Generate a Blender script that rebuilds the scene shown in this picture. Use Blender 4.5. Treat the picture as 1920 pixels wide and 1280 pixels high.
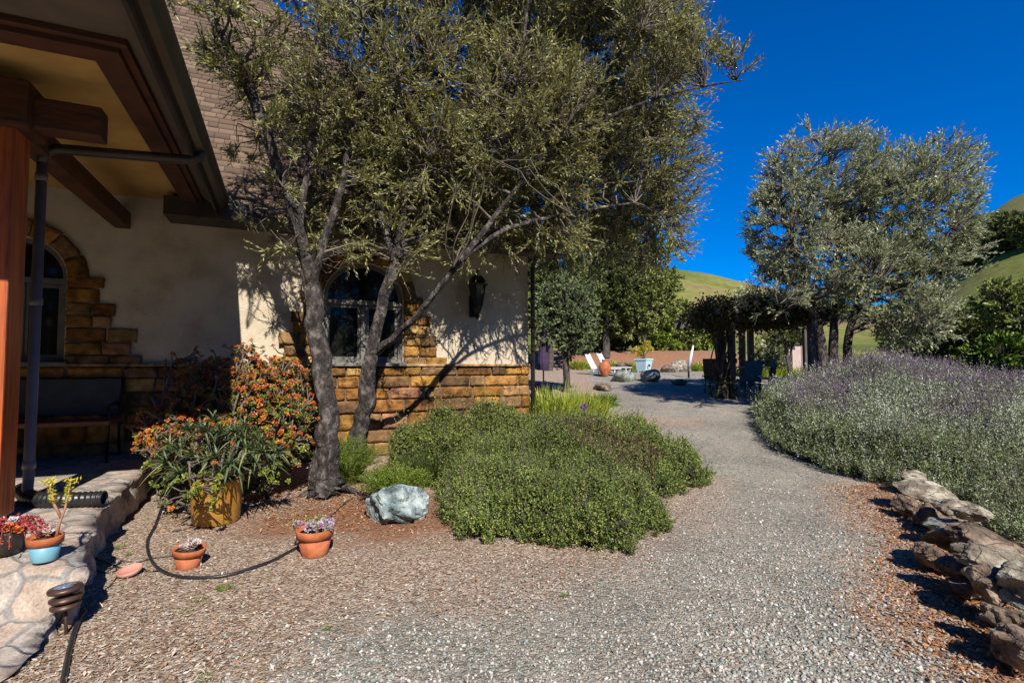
import bpy, bmesh, math, random
import numpy as np
from mathutils import Vector, Matrix
from mathutils.geometry import tessellate_polygon
random.seed(7); RS = np.random.RandomState(11)
for o in list(bpy.data.objects): bpy.data.objects.remove(o, do_unlink=True)
SC = bpy.context.scene; COL = SC.collection

# ------------------------------------------------------------------ camera, sky, sun, exposure
EYE = 1.4; F = 960.0; PITCH = math.atan(44/960)
cam = bpy.data.cameras.new('camera'); cam.lens = 18; cam.sensor_width = 36; cam.clip_start = .05; cam.clip_end = 3000
co = bpy.data.objects.new('camera', cam); COL.objects.link(co)
co.location = (0, 0, EYE); co.rotation_euler = (math.pi/2+PITCH, 0, 0); SC.camera = co
SUNV = Vector((.367, -1, .933)).normalized()            # towards the sun
W = bpy.data.worlds.new('World'); SC.world = W; W.use_nodes = True
nt = W.node_tree; bg = nt.nodes['Background']; sky = nt.nodes.new('ShaderNodeTexSky'); sky.sky_type = 'NISHITA'
sky.sun_disc = False; sky.sun_elevation = math.asin(SUNV.z); sky.sun_rotation = math.atan2(SUNV.x, SUNV.y)
sky.air_density = 1.0; sky.dust_density = 0.0; sky.ozone_density = 6.0; sky.altitude = 900
hs = nt.nodes.new('ShaderNodeHueSaturation'); hs.inputs['Saturation'].default_value = 1.5; hs.inputs['Value'].default_value = 1.0
nt.links.new(sky.outputs[0], hs.inputs['Color']); gm = nt.nodes.new('ShaderNodeMix'); gm.data_type = 'RGBA'; gm.blend_type = 'MULTIPLY'; gm.inputs[0].default_value = 1; gm.inputs[7].default_value = (1.0, 1.62, 2.15, 1)
nt.links.new(hs.outputs[0], gm.inputs[6]); nt.links.new(gm.outputs[2], bg.inputs[0]); bg.inputs[1].default_value = .050
sl = bpy.data.lights.new('sun', 'SUN'); sl.energy = 5.0; sl.angle = math.radians(.5); sl.color = (1, .94, .84)
so = bpy.data.objects.new('sun', sl); COL.objects.link(so); so.rotation_euler = SUNV.to_track_quat('Z', 'Y').to_euler()
SC.view_settings.view_transform = 'Standard'; SC.view_settings.look = 'None'; SC.view_settings.gamma = 1; SC.view_settings.exposure = 0.46
SC.render.engine = 'CYCLES'
try:
    SC.cycles.max_bounces = 6; SC.cycles.diffuse_bounces = 1; SC.cycles.transparent_max_bounces = 8
except Exception: pass

# ------------------------------------------------------------------ helpers
def ray(px, py):
    x, z = (px-960)/F, -(py-640)/F
    return Vector((x, math.cos(PITCH)-z*math.sin(PITCH), math.sin(PITCH)+z*math.cos(PITCH)))
def P(px, py, Y):                                        # point on the sight line at depth Y
    r = ray(px, py); t = Y/r.y; return Vector((r.x*t, Y, EYE+r.z*t))
def sm(a, b, x):
    t = np.clip((np.asarray(x, float)-a)/(b-a), 0, 1); return t*t*(3-2*t)
PXT = [-60000, -3000, 400, 900, 1255, 1330, 1400, 1550, 1650, 1760, 1800, 1850, 1920, 2100, 2600, 60000]
ELT = [.12, .12, .14, .17, .177, .166, .148, .115, .10, .16, .21, .262, .305, .37, .38, .14]
def vnoise(x, y, s=1.0, seed=0):
    x = np.asarray(x, float)*s; y = np.asarray(y, float)*s
    xi = np.floor(x).astype(np.int64); yi = np.floor(y).astype(np.int64); fx = x-xi; fy = y-yi
    fx = fx*fx*(3-2*fx); fy = fy*fy*(3-2*fy)
    def h(a, b):
        n = (a*374761393+b*668265263+seed*1442695041) & 0x7fffffff
        n = ((n ^ (n >> 13))*1274126177) & 0x7fffffff
        return ((n ^ (n >> 16)) & 0xffff)/65535.0
    return (h(xi, yi)*(1-fx)+h(xi+1, yi)*fx)*(1-fy)+(h(xi, yi+1)*(1-fx)+h(xi+1, yi+1)*fx)*fy
def G(x, y):                                             # ground height
    x = np.asarray(x, float); y = np.asarray(y, float); r = np.hypot(x, y)
    e = .07*np.log1p(np.exp(np.clip((y-6.2)*1.6, -30, 30)))/1.6
    e = np.where(y > 21, .07*14.8+.03*(y-21), e)
    e = np.minimum(e, 1.036+.03*4)
    bank = 1.05*sm(25.5, 28.5, y+.6*vnoise(x, y, .5, 3)-.2*np.maximum(x-9, 0))
    e = e+bank
    e = e + .02*(vnoise(x, y, 1.3, 1)-.5)+.012*(vnoise(x, y, 5, 2)-.5)
    # hills all round
    front = y > .3*np.abs(x)
    px = np.where(front, 960+960*x/np.maximum(y, 1e-3), np.where(x > 0, 60000, -60000))
    el = np.interp(px, PXT, ELT)
    Rr = 210.0
    hh = EYE+Rr*el*np.where(front, np.clip(y/np.maximum(r, .1), .3, 1), .5)
    k = sm(34, Rr, r)
    e = e*(1-k)+hh*k*(1+.05*(vnoise(x, y, .03, 5)-.5)) - sm(Rr, 480, r)*60
    return e
def Gf(x, y): return float(G(x, y))
def on_ground(px, py):
    r = ray(px, py); t = EYE/max(-r.z, .02); t = min(t, 30)
    for _ in range(40):
        z = EYE+r.z*t; g = Gf(r.x*t, r.y*t); t += (z-g)*.6/max(.05, -r.z+.09)
        t = max(.5, min(t, 60))
    return Vector((r.x*t, r.y*t, Gf(r.x*t, r.y*t)))
def tag(o, label=None, cat=None, group=None, kind=None):
    for k, v in (('label', label), ('category', cat), ('group', group), ('kind', kind)):
        if v: o[k] = v
    return o
def empty(name, loc, rz=0):
    o = bpy.data.objects.new(name, None); COL.objects.link(o); o.location = loc; o.rotation_euler = (0, 0, rz); o.empty_display_size = .1
    return o
def link_mesh(name, me, mat, parent=None):
    o = bpy.data.objects.new(name, me); COL.objects.link(o)
    if mat: me.materials.append(mat)
    if parent: o.parent = parent
    return o
def np_mesh(name, V, Fc, n, mat, parent=None, col=None, smooth=False, loc=None):
    """V (N,3) verts; Fc (M,n) faces of n corners; world coordinates, shifted to parent location"""
    V = np.asarray(V, np.float32)
    if parent is not None and parent.type == 'EMPTY' and loc is None: V = V-np.array(parent.location, np.float32)
    me = bpy.data.meshes.new(name); me.vertices.add(len(V)); me.vertices.foreach_set('co', V.ravel())
    Fc = np.asarray(Fc, np.int32); me.loops.add(Fc.size); me.loops.foreach_set('vertex_index', Fc.ravel())
    me.polygons.add(len(Fc)); me.polygons.foreach_set('loop_start', np.arange(0, Fc.size, n, dtype=np.int32))
    me.polygons.foreach_set('loop_total', np.full(len(Fc), n, np.int32))
    me.update(calc_edges=True)
    if col is not None:
        a = me.color_attributes.new('Col', 'FLOAT_COLOR', 'POINT')
        c = np.ones((len(V), 4), np.float32); c[:, :3] = col; a.data.foreach_set('color', c.ravel())
    if smooth: me.polygons.foreach_set('use_smooth', np.ones(len(Fc), bool))
    return link_mesh(name, me, mat, parent)
class MB:                                                # mesh builder for small hard things
    def __init__(s): s.bm = bmesh.new()
    def box(s, c, d, rot=None, bev=0.0, jit=0):
        r = bmesh.ops.create_cube(s.bm, size=1); vs = r['verts']
        M = Matrix.Translation(Vector(c)) @ (rot.to_4x4() if rot else Matrix()) @ Matrix.Diagonal((d[0], d[1], d[2], 1))
        for v in vs: v.co = M @ v.co
        if bev:
            es = list({e for v in vs for e in v.link_edges})
            bmesh.ops.bevel(s.bm, geom=es, offset=bev, segments=2, affect='EDGES', profile=.6)
        return s
    def tube(s, pts, rad, n=10, cap=True):
        pts = [Vector(p) for p in pts]; rr = rad if isinstance(rad, (list, tuple)) else [rad]*len(pts); rings = []
        up = None
        for i, p in enumerate(pts):
            t = (pts[min(i+1, len(pts)-1)]-pts[max(i-1, 0)]).normalized()
            if up is None: up = t.orthogonal().normalized()
            up = (up-t*up.dot(t)).normalized(); b = t.cross(up)
            rings.append([s.bm.verts.new(p+(up*math.cos(a)+b*math.sin(a))*rr[i]) for a in [2*math.pi*k/n for k in range(n)]])
        for a, b in zip(rings, rings[1:]):
            for k in range(n):
                f = s.bm.faces.new((a[k], a[(k+1) % n], b[(k+1) % n], b[k])); f.smooth = True
        if cap: s.bm.faces.new(rings[0][::-1]); s.bm.faces.new(rings[-1])
        return s
    def lathe(s, c, prof, n=24, axis=None, smooth=True):
        rings = []; c = Vector(c); R = axis.to_3x3() if axis else Matrix.Identity(3)
        for r, z in prof: rings.append([s.bm.verts.new(c+R @ Vector((r*math.cos(2*math.pi*k/n), r*math.sin(2*math.pi*k/n), z))) for k in range(n)])
        for a, b in zip(rings, rings[1:]):
            for k in range(n):
                f = s.bm.faces.new((a[k], a[(k+1) % n], b[(k+1) % n], b[k])); f.smooth = smooth
        if prof[0][0] > 1e-4: s.bm.faces.new(rings[0][::-1])
        if prof[-1][0] > 1e-4: s.bm.faces.new(rings[-1])
        return s
    def quad(s, *p): s.bm.faces.new([s.bm.verts.new(Vector(q)) for q in p]); return s
    def prism(s, poly, y0, y1):                           # poly in x,z plane, extruded along y
        a = [s.bm.verts.new((x, y0, z)) for x, z in poly]; b = [s.bm.verts.new((x, y1, z)) for x, z in poly]; n = len(poly)
        s.bm.faces.new(a); s.bm.faces.new(b[::-1])
        for i in range(n): s.bm.faces.new((a[i], b[i], b[(i+1) % n], a[(i+1) % n]))
        return s
    def build(s, name, mat, parent=None):
        bmesh.ops.recalc_face_normals(s.bm, faces=s.bm.faces); me = bpy.data.meshes.new(name); s.bm.to_mesh(me); s.bm.free()
        return link_mesh(name, me, mat, parent)

# ---- materials
MATS = {}
def mat(name, c1, c2=None, scale=8, rough=.8, bump=0.0, bscale=None, metal=0, detail=6, stretch=None, spec=.5, c3=None, coords='Object'):
    m = bpy.data.materials.new(name); m.use_nodes = True; n = m.node_tree.nodes; l = m.node_tree.links; b = n['Principled BSDF']
    b.inputs['Roughness'].default_value = rough; b.inputs['Metallic'].default_value = metal
    b.inputs['Specular IOR Level'].default_value = spec
    tc = n.new('ShaderNodeTexCoord'); mp = n.new('ShaderNodeMapping'); l.new(tc.outputs[coords], mp.inputs[0])
    if stretch: mp.inputs['Scale'].default_value = stretch
    nz = n.new('ShaderNodeTexNoise'); nz.inputs['Scale'].default_value = scale; nz.inputs['Detail'].default_value = detail; nz.inputs['Roughness'].default_value = .6
    l.new(mp.outputs[0], nz.inputs[0]); r = n.new('ShaderNodeValToRGB'); l.new(nz.outputs[0], r.inputs[0])
    r.color_ramp.elements[0].position = .35; r.color_ramp.elements[1].position = .65
    r.color_ramp.elements[0].color = (*c1, 1); r.color_ramp.elements[1].color = (*(c2 or c1), 1)
    if c3: e = r.color_ramp.elements.new(.5); e.color = (*c3, 1)
    l.new(r.outputs[0], b.inputs['Base Color'])
    if bump:
        n2 = n.new('ShaderNodeTexNoise'); n2.inputs['Scale'].default_value = bscale or scale*4; n2.inputs['Detail'].default_value = 6
        l.new(mp.outputs[0], n2.inputs[0]); bp = n.new('ShaderNodeBump'); bp.inputs['Strength'].default_value = 1; bp.inputs['Distance'].default_value = bump
        l.new(n2.outputs[0], bp.inputs['Height']); l.new(bp.outputs[0], b.inputs['Normal'])
    MATS[name] = m; return m
def vmat(name, rough=.8, bump=0, bscale=30, var=.25, vscale=6, spec=.3):        # per-piece colours from the Col attribute
    m = bpy.data.materials.new(name); m.use_nodes = True; n = m.node_tree.nodes; l = m.node_tree.links; b = n['Principled BSDF']
    b.inputs['Roughness'].default_value = rough; b.inputs['Specular IOR Level'].default_value = spec
    a = n.new('ShaderNodeAttribute'); a.attribute_name = 'Col'; tc = n.new('ShaderNodeTexCoord')
    nz = n.new('ShaderNodeTexNoise'); nz.inputs['Scale'].default_value = vscale; nz.inputs['Detail'].default_value = 6; l.new(tc.outputs['Object'], nz.inputs[0])
    mr = n.new('ShaderNodeMapRange'); mr.inputs[1].default_value = .3; mr.inputs[2].default_value = .7; mr.inputs[3].default_value = 1-var; mr.inputs[4].default_value = 1+var
    l.new(nz.outputs[0], mr.inputs[0]); mx = n.new('ShaderNodeVectorMath'); mx.operation = 'SCALE'; l.new(a.outputs['Color'], mx.inputs[0]); l.new(mr.outputs[0], mx.inputs['Scale'])
    l.new(mx.outputs[0], b.inputs['Base Color'])
    if bump:
        n2 = n.new('ShaderNodeTexNoise'); n2.inputs['Scale'].default_value = bscale; n2.inputs['Detail'].default_value = 8; l.new(tc.outputs['Object'], n2.inputs[0])
        bp = n.new('ShaderNodeBump'); bp.inputs['Strength'].default_value = 1; bp.inputs['Distance'].default_value = bump
        l.new(n2.outputs[0], bp.inputs['Height']); l.new(bp.outputs[0], b.inputs['Normal'])
    return m
def leafmat(name, under=None, trans=.25, rough=.45, spec=.4):
    m = bpy.data.materials.new(name); m.use_nodes = True; n = m.node_tree.nodes; l = m.node_tree.links; b = n['Principled BSDF']; out = n['Material Output']
    b.inputs['Roughness'].default_value = rough; b.inputs['Specular IOR Level'].default_value = spec
    a = n.new('ShaderNodeAttribute'); a.attribute_name = 'Col'; c = a.outputs['Color']
    if under:
        g = n.new('ShaderNodeNewGeometry'); mx = n.new('ShaderNodeMix'); mx.data_type = 'RGBA'; l.new(g.outputs['Backfacing'], mx.inputs[0])
        l.new(c, mx.inputs[6]); mx.inputs[7].default_value = (*under, 1); c = mx.outputs[2]
    l.new(c, b.inputs['Base Color']); t = n.new('ShaderNodeBsdfTranslucent'); l.new(a.outputs['Color'], t.inputs[0])
    ms = n.new('ShaderNodeMixShader'); ms.inputs[0].default_value = trans; l.new(b.outputs[0], ms.inputs[1]); l.new(t.outputs[0], ms.inputs[2]); l.new(ms.outputs[0], out.inputs[0])
    return m
M_bark = mat('olive_bark', (.012, .009, .008), (.17, .145, .13), scale=15, rough=.95, bump=.05, bscale=34, stretch=(1, 1, .6), c3=(.048, .038, .033), detail=12)
M_twig = mat('twig_bark', (.07, .055, .042), (.20, .165, .135), scale=6, rough=.9)
M_darkbark = mat('dark_bark', (.03, .025, .02), (.10, .085, .07), scale=7, rough=.9, bump=.01, bscale=25)
M_olive = leafmat('olive_leaf', under=(.31, .315, .16), trans=.28, rough=.42, spec=.4)
M_olive_silver = leafmat('silver_olive_leaf', under=(.48, .50, .33), trans=.30, rough=.36, spec=.5)
M_leaf = leafmat('green_leaf', trans=.25, rough=.5)
M_matte = leafmat('matte_leaf', trans=.15, rough=.7, spec=.2)
M_succ = leafmat('succulent_leaf', trans=.12, rough=.4)
M_petal = leafmat('petal', trans=.3, rough=.6)

# ---- batched leaves and twigs
def unit(v): return v/np.maximum(np.linalg.norm(v, axis=-1, keepdims=True), 1e-9)
def rnd_dir(n): return unit(RS.normal(size=(n, 3)))
def leaves(name, Pb, D, L, Wd, col, m, parent, roll=None, mid=.5, bend=0.0, up=None):
    N = len(Pb); D = unit(D); R = rnd_dir(N) if up is None else unit(up+.45*rnd_dir(N)); U = unit(np.cross(D, R)); Nn = np.cross(U, D)
    L = np.broadcast_to(np.asarray(L, float).reshape(-1, 1), (N, 1)); Wd = np.broadcast_to(np.asarray(Wd, float).reshape(-1, 1), (N, 1))
    V = np.empty((N, 4, 3)); mp = Pb+D*L*mid
    V[:, 0] = Pb; V[:, 1] = mp+U*Wd*.5+Nn*L*bend; V[:, 2] = Pb+D*L; V[:, 3] = mp-U*Wd*.5+Nn*L*bend
    c = np.repeat(np.clip(np.asarray(col, float), 0, 1), 4, axis=0)
    return np_mesh(name, V.reshape(-1, 3), np.arange(N*4).reshape(N, 4), 4, m, parent, col=c)
def tubes(K, R, sides=3):
    """K (N,k,3) centre lines, R (N,k) radii -> V, F quads"""
    N, k, _ = K.shape; T = np.gradient(K, axis=1); T = unit(T); ref = rnd_dir(N)[:, None, :]; A = unit(np.cross(T, ref)); B = np.cross(T, A)
    an = np.arange(sides)*2*math.pi/sides
    V = K[:, :, None, :]+R[:, :, None, None]*(A[:, :, None, :]*np.cos(an)[None, None, :, None]+B[:, :, None, :]*np.sin(an)[None, None, :, None])
    idx = np.arange(N*k*sides).reshape(N, k, sides); a = idx[:, :-1, :]; b = idx[:, 1:, :]
    Fq = np.stack([a, np.roll(a, -1, 2), np.roll(b, -1, 2), b], -1).reshape(-1, 4)
    return V.reshape(-1, 3), Fq
def joined(parts):
    Vs, Fs, o = [], [], 0
    for v, f in parts: Vs.append(v); Fs.append(f+o); o += len(v)
    return np.concatenate(Vs), np.concatenate(Fs)
def spline(pts, n):
    pts = [np.array(p, float) for p in pts]; k = len(pts); out = []
    for t in np.linspace(0, k-1, n):
        i = min(int(t), k-2); u = t-i; p0 = pts[max(i-1, 0)]; p1 = pts[i]; p2 = pts[i+1]; p3 = pts[min(i+2, k-1)]
        out.append(.5*((2*p1)+(-p0+p2)*u+(2*p0-5*p1+4*p2-p3)*u*u+(-p0+3*p1-3*p2+p3)*u**3))
    return np.array(out)
def limb_mesh(limbs, sides=14, rough=.15):
    parts = []; nodes = []; nr = []
    for pts in limbs:                                    # (x,y,z,r)
        pts = [(a, b_, c_, r_*(.82 if r_ > .1 else .70)) for a, b_, c_, r_ in pts]; n = max(8, len(pts)*11); q = spline(pts, n); c = q[:, :3].copy(); r = np.maximum(q[:, 3], .006)
        c += (RS.rand(n, 3)-.5)*r[:, None]*.05+(np.stack([vnoise(np.arange(n)*.22, np.full(n, k_*7.3+len(parts)), 1, 81) for k_ in range(3)], -1)-.5)*r[:, None]*.55
        T = unit(np.gradient(c, axis=0)); ref = np.array([.3, 1, .1]); A = unit(np.cross(T, ref)); B = np.cross(T, A); an = np.arange(sides)*2*math.pi/sides
        ph = RS.rand()*6
        lump = np.array([[vnoise(k*.13+ph*7, math.sin(a_)*1.3+j*0+9, 1, 77) for j, a_ in enumerate(an)] for k in range(n)])
        rr = r[:, None]*(1+rough*1.6*(lump-.5))*(1+rough*np.sin(an*3+ph+np.linspace(0, 3, n)[:, None])+rough*.6*np.sin(an*5+ph*2+np.linspace(0, 5, n)[:, None])+rough*.5*(RS.rand(n, sides)-.5))
        V = c[:, None, :]+rr[:, :, None]*(A[:, None, :]*np.cos(an)[None, :, None]+B[:, None, :]*np.sin(an)[None, :, None])
        idx = np.arange(n*sides).reshape(n, sides); a = idx[:-1]; b = idx[1:]
        parts.append((V.reshape(-1, 3), np.stack([a, np.roll(a, -1, 1), np.roll(b, -1, 1), b], -1).reshape(-1, 4)))
        nodes.append(c); nr.append(r)
    return joined(parts), np.concatenate(nodes), np.concatenate(nr)
def in_blobs(blobs, n, shell=.0):
    """blobs (cx,cy,cz,rx,ry,rz,weight)"""
    B = np.array(blobs, float); w = B[:, 6]*B[:, 3]*B[:, 4]*B[:, 5]; k = RS.choice(len(B), n, p=w/w.sum()); d = rnd_dir(n)
    r = RS.rand(n, 1)**(1/3.)*(1-shell)+shell*RS.rand(n, 1)**.15
    return B[k, :3]+d*r*B[k, 3:6], d, k
def branch_to(nodes, nr, tips, r0, r1, k=6, wob=.06, sag=.0):
    """curved twigs from the nearest node (biased to lower nodes) to each tip"""
    N = len(tips); base = np.empty((N, 3)); br = np.empty(N)
    for s in range(0, N, 500):
        t = tips[s:s+500]; d = np.linalg.norm(t[:, None]-nodes[None], axis=2)+.5*np.maximum(0, nodes[None, :, 2]-t[:, None, 2]+.1)
        j = d.argmin(1); base[s:s+500] = nodes[j]; br[s:s+500] = nr[j]
    u = np.linspace(0, 1, k)[None, :, None]; L = np.linalg.norm(tips-base, axis=1)[:, None, None]
    K = base[:, None]*(1-u)+tips[:, None]*u; off = rnd_dir(N)[:, None]*wob*2+np.array([0, 0, .12-sag])
    K += off*L*np.sin(u*math.pi)*.6+RS.normal(size=K.shape)*L*wob*.3*np.minimum(u*4, 1)*np.minimum((1-u)*4+.3, 1)
    R = np.minimum(r0, br*.7)[:, None]*(1-u[..., 0])+r1*u[..., 0]
    return K, R
def tree(name, label, cat, limbs, blobs, nsub=60, ncl=500, ntw=5, nlf=12, twl=.35, L=.06, Wd=.013, cols=None, m=None, bark=None, twig=None,
         group=None, spread=.5, updir=.25, shell=.3, loc=None, cl_r=.018, sides=12, tw_r=.0035, bare=0, yellow=.0, leaf_name='crown', cvar=.3):
    base = Vector(limbs[0][0][:3]) if loc is None else Vector(loc)
    e = empty(name, base); tag(e, label, cat, group)
    (V, Fq), nodes, nr = limb_mesh(limbs, sides)
    np_mesh('trunk', V, Fq, 4, bark or M_bark, e, smooth=True)
    tips, _, _ = in_blobs(blobs, nsub, .2); K1, R1 = branch_to(nodes, nr, tips, .045*spread*2, .010, k=8, wob=.09)
    n2 = np.concatenate([nodes, K1[:, 2:].reshape(-1, 3)]); r2 = np.concatenate([nr, R1[:, 2:].ravel()])
    cen, dd, _ = in_blobs(blobs, ncl, shell); K2, R2 = branch_to(n2, r2, cen, cl_r, .004, k=6, wob=.1)
    ctr = np.array(blobs)[:, :3].mean(0)
    tot = ncl*ntw; b0 = np.repeat(cen, ntw, 0); outd = unit(np.repeat(unit(cen-K2[:, 0]+1e-4)*.8+dd*.6, ntw, 0)+rnd_dir(tot)*.95+np.array([0, 0, updir]))
    ll = twl*(.5+.8*RS.rand(tot, 1)); b0 = b0-outd*ll*.35
    u = np.linspace(0, 1, 4)[None, :, None]; K3 = b0[:, None]+outd[:, None]*ll[:, None]*u+RS.normal(size=(tot, 1, 3))*.06*u*u*ll[:, None]
    R3 = tw_r*(1-.7*u[..., 0])*np.ones((tot, 1))
    parts = [tubes(K1, R1, 6), tubes(K2, R2, 4), tubes(K3, R3, 3)]
    if bare:
        t4, _, _ = in_blobs(blobs, bare, .0); K4, R4 = branch_to(n2, r2, t4, .009, .002, k=6, wob=.25, sag=.25); parts.append(tubes(K4, R4, 3))
    V, Fq = joined(parts); np_mesh('branches', V, Fq, 4, twig or M_twig, e)
    # leaves
    n = tot*nlf; tt = (np.tile((np.arange(nlf)+.5)/nlf, tot)*.9+.1)[:, None]; i = np.repeat(np.arange(tot), nlf)
    bp = b0[i]+outd[i]*ll[i]*tt+(K3[i, -1]-(b0[i]+outd[i]*ll[i]))*tt*tt; D = unit(outd[i]*1.0+rnd_dir(n)*.55+np.array([0, 0, .05]))
    cols = cols or [(.085, .10, .035), (.12, .14, .055), (.16, .17, .075)]
    C = np.array(cols)[RS.randint(0, len(cols), n)]; cv = (1-cvar/2+cvar*RS.rand(ncl))[np.repeat(np.arange(ncl), ntw*nlf)][:, None]
    C = C*(.75+.5*RS.rand(n, 1))*cv
    if yellow: yk = RS.rand(n) < yellow; C[yk] = np.array([.42, .30, .03])*(.6+.6*RS.rand(yk.sum(), 1))
    leaves(leaf_name, bp, D, L*(.65+.6*RS.rand(n)), Wd*(.8+.4*RS.rand(n)), C, m or M_olive, e, bend=.06)
    return e
def px_blob(px, py, Y, rx, ry, rz, w=1):
    p = P(px, py, Y); return (p.x, p.y, p.z, rx, ry, rz, w)
def PL(*a): return [tuple(P(x, y, d))+(r,) for x, y, d, r in a]

# ------------------------------------------------------------------ ground and hills
def axis_pts(lo, hi, fine, c0, c1, grow=1.09, mx=25):
    out = list(np.arange(c0, c1, fine)); x = c1; s = fine
    while x < hi: out.append(x); s = min(s*grow, mx); x += s
    out.append(hi); x = c0; s = fine; left = []
    while x > lo: s = min(s*grow, mx); x -= s; left.append(max(x, lo))
    return np.array(sorted(set(left))+out)
xs = axis_pts(-480, 480, .07, -4.5, 5.5, 1.07); ys = axis_pts(-300, 520, .07, 1.2, 12, 1.06)
XX, YY = np.meshgrid(xs, ys, indexing='ij'); ZZ = G(XX, YY)
# zones: R gravel, G mulch/leaf litter, B bare earth
MC = np.array([(-3.2, 1.0), (-1.6, 2.0), (-1.25, 2.5), (-1.1, 2.95), (-.25, 3.35), (.5, 3.55), (1.15, 4.1), (1.95, 5.0), (2.3, 5.8), (1.8, 7.0), (1.3, 8.2), (1.2, 9.4), (2.2, 12), (2.4, 14)])
def poly_side(x, y):                                     # signed distance to the mulch line (positive = mulch side)
    best = np.full(x.shape, 1e9); sg = np.ones(x.shape)
    for (x0, y0), (x1, y1) in zip(MC[:-1], MC[1:]):
        dx, dy = x1-x0, y1-y0; t = np.clip(((x-x0)*dx+(y-y0)*dy)/(dx*dx+dy*dy), 0, 1); d = np.hypot(x-x0-t*dx, y-y0-t*dy)
        s = np.sign((x-x0)*(-dy)*-1*-1+(y-y0)*dx); k = d < best; best = np.where(k, d, best); sg = np.where(k, s, sg)
    return best*sg
mulch = sm(-.75, .65, poly_side(XX, YY)+.6*(vnoise(XX, YY, 1.6, 9)-.5)+.3*(vnoise(XX, YY, 5, 8)-.5))
soil = sm(.62, .3, np.hypot((XX+1.25)/1.9, (YY-4.75)/1.0)/1.3+.25*(vnoise(XX, YY, 3, 4)-.5))*mulch
RW = np.array([(4.05, 5.9), (3.65, 4.9), (3.3, 4.2), (2.85, 3.4), (2.5, 2.9), (2.25, 2.2), (1.9, 1.5)])    # leaf litter strip along the rocks
rwx = np.interp(YY, RW[::-1, 1], RW[::-1, 0]); lit = sm(.95, .25, np.abs(XX-rwx-.15)+.5*(vnoise(XX, YY, 4, 12)-.5))*sm(6.6, 5.6, YY)*sm(1.0, 1.6, YY)
grassz = sm(28.0, 30.0, YY+1.5*(vnoise(XX, YY, .5, 6)-.5)); earth = sm(24.8, 26.2, YY)*(1-grassz)
earth = np.maximum(earth, soil); side = np.maximum(sm(11, 14, np.abs(XX)), sm(-2, -8, YY)); grassz = np.maximum(grassz, side)
patch = sm(1.5, .6, np.hypot((XX-1.9)/1.6, (YY-10.3)/1.0)+.5*(vnoise(XX, YY, 2, 13)-.5))*.8
zone = np.stack([np.maximum(np.maximum(mulch, lit), patch), earth, grassz], -1)
idx = np.arange(XX.size).reshape(XX.shape); q = np.stack([idx[:-1, :-1], idx[1:, :-1], idx[1:, 1:], idx[:-1, 1:]], -1).reshape(-1, 4)
Vall = np.stack([XX, YY, ZZ], -1).reshape(-1, 3); cen = Vall[q].mean(1); far = np.hypot(cen[:, 0], cen[:, 1]) > 33
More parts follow.
